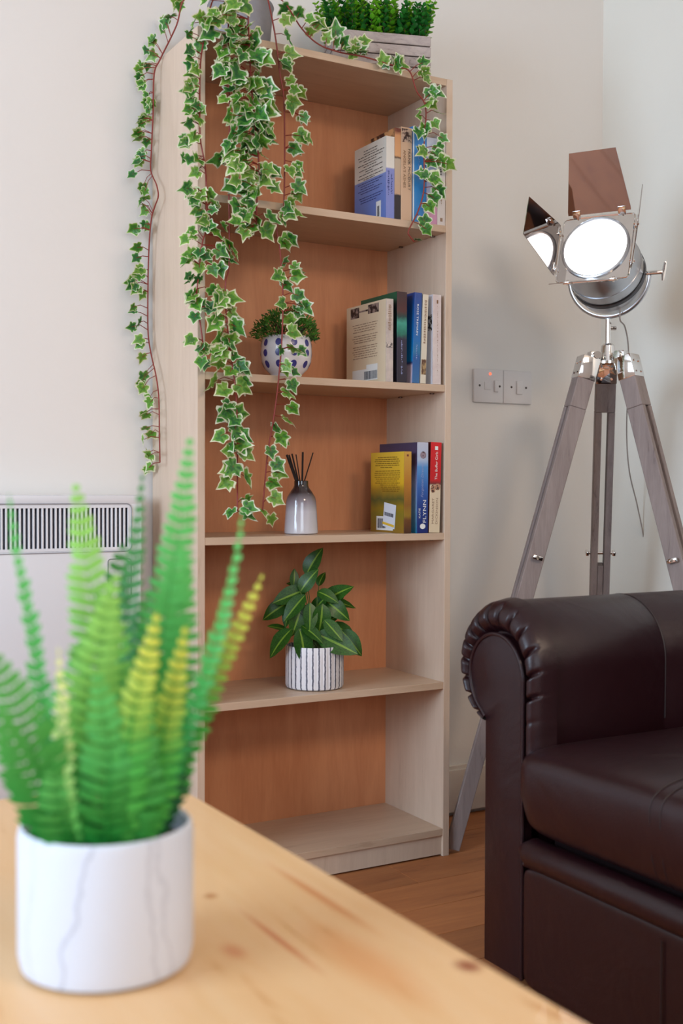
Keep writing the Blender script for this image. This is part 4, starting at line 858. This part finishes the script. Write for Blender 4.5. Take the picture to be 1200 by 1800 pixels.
# ------------------------------------------------------------------ trailing ivy
IX, IY = 1.052, 2.30
iv = thing('trailing_ivy', (IX, IY, ZTOP), 'variegated cream-edged ivy in a grey pot, strands trailing down the bookcase', 'plant')
b = MB(); b.lathe([(.0, .001), (.056, .001), (.060, .004), (.070, .115), (.072, .120), (.070, .125), (.066, .124), (.064, .108), (0, .108)], 48, (IX, IY, ZTOP)); b.build('pot', mat('grey_pot', rgb(150, 146, 150), .7, bump=.3, bscale=60, var=.15, vscale=30), iv)
b = MB(); b.lathe([(.0638, .1085), (.03, .116), (0, .118)], 24, (IX, IY, ZTOP)); b.build('soil', mat('dark_moss', rgb(40, 34, 30), .9, bump=1, bscale=150), iv)
def ivymat(name, g, g2_, cr):
    m, nt, b = newmat(name); setp(b, Roughness=.42)
    a = N(nt, 'ShaderNodeAttribute'); a.attribute_name = 'rim'; tc = N(nt, 'ShaderNodeTexCoord'); no = N(nt, 'ShaderNodeTexNoise'); no.inputs['Scale'].default_value = 3.5; no.inputs['Detail'].default_value = 3
    oi = N(nt, 'ShaderNodeObjectInfo'); sc = N(nt, 'ShaderNodeVectorMath', operation='ADD'); nt.links.new(tc.outputs['Object'], sc.inputs[0]); cm = N(nt, 'ShaderNodeCombineXYZ'); m5 = N(nt, 'ShaderNodeMath', operation='MULTIPLY'); m5.inputs[1].default_value = 20; nt.links.new(oi.outputs['Random'], m5.inputs[0]); nt.links.new(m5.outputs[0], cm.inputs[0]); nt.links.new(cm.outputs[0], sc.inputs[1]); nt.links.new(sc.outputs[0], no.inputs['Vector'])
    ma = N(nt, 'ShaderNodeMath', operation='MULTIPLY_ADD'); ma.inputs[1].default_value = 1.0; nt.links.new(no.outputs[0], ma.inputs[0]); nt.links.new(a.outputs['Fac'], ma.inputs[2])
    rp = N(nt, 'ShaderNodeValToRGB'); el = rp.color_ramp.elements; el[0].position = .40; el[0].color = g2_; el[1].position = .82; el[1].color = cr
    x = el.new(.54); x.color = g; x = el.new(.69); x.color = g; nt2 = N(nt, 'ShaderNodeMath', operation='MULTIPLY'); nt2.inputs[1].default_value = .86; nt.links.new(ma.outputs[0], nt2.inputs[0]); nt.links.new(nt2.outputs[0], rp.inputs[0])
    nt.links.new(rp.outputs[0], b.inputs['Base Color'])
    tr = N(nt, 'ShaderNodeBsdfTranslucent'); nt.links.new(rp.outputs[0], tr.inputs[0]); ms = N(nt, 'ShaderNodeMixShader'); ms.inputs[0].default_value = .22
    nt.links.new(b.outputs[0], ms.inputs[1]); nt.links.new(tr.outputs[0], ms.inputs[2]); nt.links.new(ms.outputs[0], nt.nodes['Material Output'].inputs[0]); return m
CR_ = rgb(226, 226, 190)
IM = [ivymat('ivy_a', rgb(104, 160, 52), rgb(58, 118, 40), CR_), ivymat('ivy_b', rgb(82, 146, 56), rgb(40, 100, 46), rgb(222, 226, 200)), ivymat('ivy_c', rgb(126, 168, 66), rgb(84, 138, 48), CR_)]
def ivyleaf(seed, mt):
    """five-lobed leaf, unit size, stalk at origin, points +Y, face +Z"""
    r = random.Random(seed)
    half = [(.0, -.02), (.16, -.14), (.30, -.16), (.42, -.02), (.44, .10), (.38, .20), (.52, .36), (.50, .45), (.32, .50), (.19, .64), (.09, .84), (0, 1.0)]
    half = [(x*r.uniform(.88, 1.12), y*r.uniform(.94, 1.06)) for x, y in half]; half[0] = (0, .0); half[-1] = (0, half[-1][1])
    ring = half+[(-x*r.uniform(.9, 1.1), y) for x, y in half[-2:0:-1]]; n = len(ring); c = (0, .28); V = [Vector((c[0], c[1], 0))]; rim = [0.]
    cup = r.uniform(-.3, .5); fold = r.uniform(.05, .45); wv = r.uniform(0, 6)
    for s, rv in ((.45, .0), (.74, .20), (1, .70)):
        for i, (x, y) in enumerate(ring):
            X, Y = c[0]+(x-c[0])*s, c[1]+(y-c[1])*s; V.append(Vector((X, Y, -cup*Y*Y+fold*abs(X)+.035*s*math.sin(i*1.9+wv)))); rim.append(rv)
    fs = [(0, 1+i, 1+(i+1) % n) for i in range(n)]
    for k in range(2): fs += [(1+k*n+i, 1+(k+1)*n+i, 1+(k+1)*n+(i+1) % n, 1+k*n+(i+1) % n) for i in range(n)]
    q = MB(); q.add(V, fs); me = q.mesh('leaf', mt, ang=180); a = me.attributes.new('rim', 'FLOAT', 'POINT'); a.data.foreach_set('value', rim); return me, V, fs, rim
IL = [ivyleaf(i, IM[i % 3]) for i in range(15)]
M_vine = mat('red_brown_vine', rgb(132, 46, 36), .5)
YV = 2.122
def P_Y(y): return lambda p: at(p[0], p[1], 'Y', y)
def P_A(p):
    if p[1] < 104:
        a, b_ = at(282, 104, 'X', .884), Vector((1.0, 2.28, ZTOP+.17)); q = at(p[0], p[1], 'X', .90); t = max(0, min(1, (104-p[1])/110)); q = at(p[0], p[1], 'X', .884+.03*t)
    else: q = at(p[0], p[1], 'X', .872)
    return q if q.y < 2.388 else at(p[0], p[1], 'Y', 2.388)
ivr = random.Random(21); LE = []; STR = []
def nearest(S, p):
    return min(S, key=lambda s: (s-p).length)
def strand(stem, conv, leaves, mult, jit, size, lead=None, fp=None, dj=.012, ori=0):
    pts = [conv(p) for p in stem]
    if lead: pts = lead+pts
    S = catmull(pts, 6); b = MB(); b.tube(S, .0016, 6)
    for (x, y) in leaves:
        k = int(mult)+(1 if ivr.random() < mult-int(mult) else 0)
        for _ in range(max(1, k)):
            p = conv((x+ivr.uniform(-jit, jit), y+ivr.uniform(-jit, jit))); tc_ = (CAM-p).normalized(); p = p+tc_*ivr.uniform(-dj*.3, dj)
            s = nearest(S, p); mid = (s+p)*.5+Vector((0, 0, ivr.uniform(.002, .008))); b.tube([s, mid, p], [.0010, .0008, .0006], 4, cap=False)
            out = (p-s); out = out.normalized() if out.length > .004 else CR*ivr.choice((-1, 1))
            d = (out*.8+Vector((0, 0, -1))*ivr.uniform(.2, 1.1)+CR*ivr.uniform(-.5, .5)).normalized()
            nn = (tc_*ivr.uniform(.5, 1.2)+Vector((ivr.uniform(-1, 1), ivr.uniform(-1, 1), ivr.uniform(-.4, .9)))*.8); nn = (nn-d*nn.dot(d)).normalized(); sd = d.cross(nn).normalized()
            sz = size*ivr.uniform(.7, 1.12)*(p-CAM).dot(FW)/F
            LE.append((sz, frame(p-d*sz*.3, sd, d, nn) @ Matrix.Scale(sz, 4), ivr.randrange(15)))
    STR.append(b)
rim_ = Vector((IX, IY, ZTOP+.125))
def rimp(a): return [Vector((IX+.03*math.cos(a), IY+.03*math.sin(a), ZTOP+.115)), Vector((IX+.062*math.cos(a), IY+.062*math.sin(a), ZTOP+.15))]
strand([(326, -4), (310, 45), (282, 103), (271, 130), (269, 200), (266, 265), (265, 300), (275, 325), (278, 345), (272, 363), (266, 385), (262, 430), (260, 500), (260, 580), (265, 620), (274, 660), (279, 700), (280, 760), (281, 813)], P_A,
       [(312, 8), (296, 30), (285, 45), (274, 72), (262, 95), (254, 110), (250, 130), (245, 150), (252, 165), (262, 182), (248, 200), (245, 215), (258, 190), (240, 240), (250, 250), (236, 280), (252, 275), (236, 312), (250, 330), (254, 350), (258, 365), (252, 392), (240, 410), (236, 432), (235, 450), (240, 480), (236, 500), (245, 515), (236, 545), (238, 570), (240, 600), (250, 625), (247, 655), (252, 675), (262, 700), (256, 728), (262, 755), (256, 772), (264, 795), (264, 822)], 1.9, 8, 24, lead=rimp(3.3))
strand([(376, -4), (360, 60), (352, 115), (351, 190), (352, 245), (360, 290), (363, 340), (362, 400), (355, 430), (347, 500), (346, 530), (352, 570), (360, 630)], P_Y(YV),
       [(345, 35), (352, 45), (338, 62), (345, 75), (332, 95), (330, 105), (338, 125), (333, 140), (330, 150), (336, 170), (345, 178), (333, 190), (330, 215), (345, 200), (342, 235), (330, 245), (328, 270), (340, 285), (345, 300), (335, 328), (352, 340), (366, 350), (370, 364), (345, 350), (340, 362), (352, 380), (358, 392), (334, 412), (330, 405), (372, 405), (385, 400), (398, 425), (378, 440), (395, 445), (410, 450), (330, 450), (322, 455), (345, 470), (352, 440), (350, 485), (330, 490), (365, 455), (365, 510), (378, 480), (350, 520), (330, 528), (355, 535), (348, 560), (368, 545), (342, 597), (352, 612), (366, 614), (358, 634)], 1.75, 9, 28, lead=rimp(4.0))
strand([(404, 20), (402, 120), (403, 230), (402, 330), (403, 400), (402, 470), (396, 500), (398, 560), (408, 640), (415, 700), (417, 800), (417, 900)], P_Y(YV-.004),
       [(385, 530), (400, 528), (392, 515), (408, 525), (390, 560), (405, 550), (386, 590), (405, 600), (385, 618), (395, 625), (410, 625), (400, 650), (421, 650), (378, 675), (396, 685), (425, 675), (405, 710), (420, 722), (396, 728), (412, 755), (392, 762), (420, 782), (398, 797), (430, 803), (405, 822), (430, 838), (398, 850), (430, 880), (405, 898), (434, 897), (388, 640), (400, 605), (420, 640), (415, 740), (425, 765), (410, 780), (380, 570), (410, 570)], 1.3, 5, 36, lead=rimp(4.5))
dense = []
for (y0, y1, x0, x1, n_) in ((-5, 60, 362, 455, 17), (55, 100, 385, 458, 14), (100, 160, 382, 470, 22), (160, 200, 405, 470, 11), (200, 250, 392, 478, 17), (250, 300, 385, 478, 17), (300, 345, 398, 475, 13), (345, 410, 408, 462, 14)):
    for i in range(n_): dense.append((ivr.uniform(x0, x1), y0+(y1-y0)*(i+.5)/n_))
dense += [(475, 382), (470, 404), (400, 145), (395, 175), (388, 105), (478, 330), (485, 300)]
strand([(436, -4), (438, 80), (444, 180), (455, 290), (452, 340), (450, 400)], P_Y(YV-.010), dense, 1.0, 3, 37, lead=rimp(4.7), dj=.03)
strand([(470, -4), (483, 60), (492, 130), (499, 180), (500, 300), (497, 375), (486, 400), (492, 440), (497, 520), (495, 600), (488, 680), (480, 740), (470, 800), (461, 900)], P_Y(YV+.002),
       [(500, 35), (505, 65), (512, 95), (505, 110), (512, 140), (520, 160), (513, 180), (528, 160), (512, 185), (532, 210), (525, 240), (538, 243), (518, 262), (522, 290), (515, 300), (520, 332), (528, 345), (512, 360), (505, 370), (522, 378), (500, 385), (515, 420), (502, 428), (500, 460), (520, 472), (490, 485), (522, 480), (508, 500), (520, 515), (532, 535), (495, 532), (525, 548), (505, 560), (512, 585), (490, 615), (515, 612), (528, 620), (505, 645), (512, 655), (516, 672), (500, 695), (512, 720), (504, 735), (482, 750), (500, 770), (480, 790), (492, 812), (492, 835), (478, 846), (482, 875), (465, 903), (480, 910)], 1.25, 5, 30, lead=rimp(5.2))
def P_E(p):
    return at(p[0], p[1], 'Y', 2.142 if p[0] < 690 else YV+.006)
strand([(500, 5), (530, 50), (560, 78), (598, 92), (640, 100), (700, 118), (720, 126), (732, 160), (748, 190), (745, 260), (745, 330), (735, 370), (718, 405), (720, 415), (728, 425)], P_E,
       [(505, 30), (500, 12), (522, 22), (540, 35), (545, 55), (558, 45), (575, 62), (590, 55), (590, 75), (605, 70), (610, 88), (622, 92), (636, 88), (645, 72), (628, 78), (674, 106), (705, 102), (700, 110), (738, 112), (750, 128), (748, 142), (762, 165), (745, 178), (762, 185), (740, 202), (765, 202), (742, 225), (765, 222), (740, 238), (775, 240), (745, 262), (768, 262), (782, 290), (772, 278), (755, 285), (745, 310), (762, 318), (770, 336), (765, 348), (750, 362), (745, 388), (752, 402), (728, 426)], 1.25, 5, 29, lead=rimp(5.9))
for b in STR: b.build('vine_stem', M_vine, iv)
LE.sort(key=lambda l: -l[0])
for sz, M, k in LE[:300]: inst('leaf', IL[k][0], iv, M)
q = MB(); rims = []
for sz, M, k in LE[300:]:
    _, V, fs, rm = IL[k]; q.add([M @ v for v in V], fs, k % 3); rims += rm
if q.v:
    o = q.build('small_leaves', IM, iv, ang=180); a = o.data.attributes.new('rim', 'FLOAT', 'POINT'); a.data.foreach_set('value', rims); tag(o, kind='stuff')
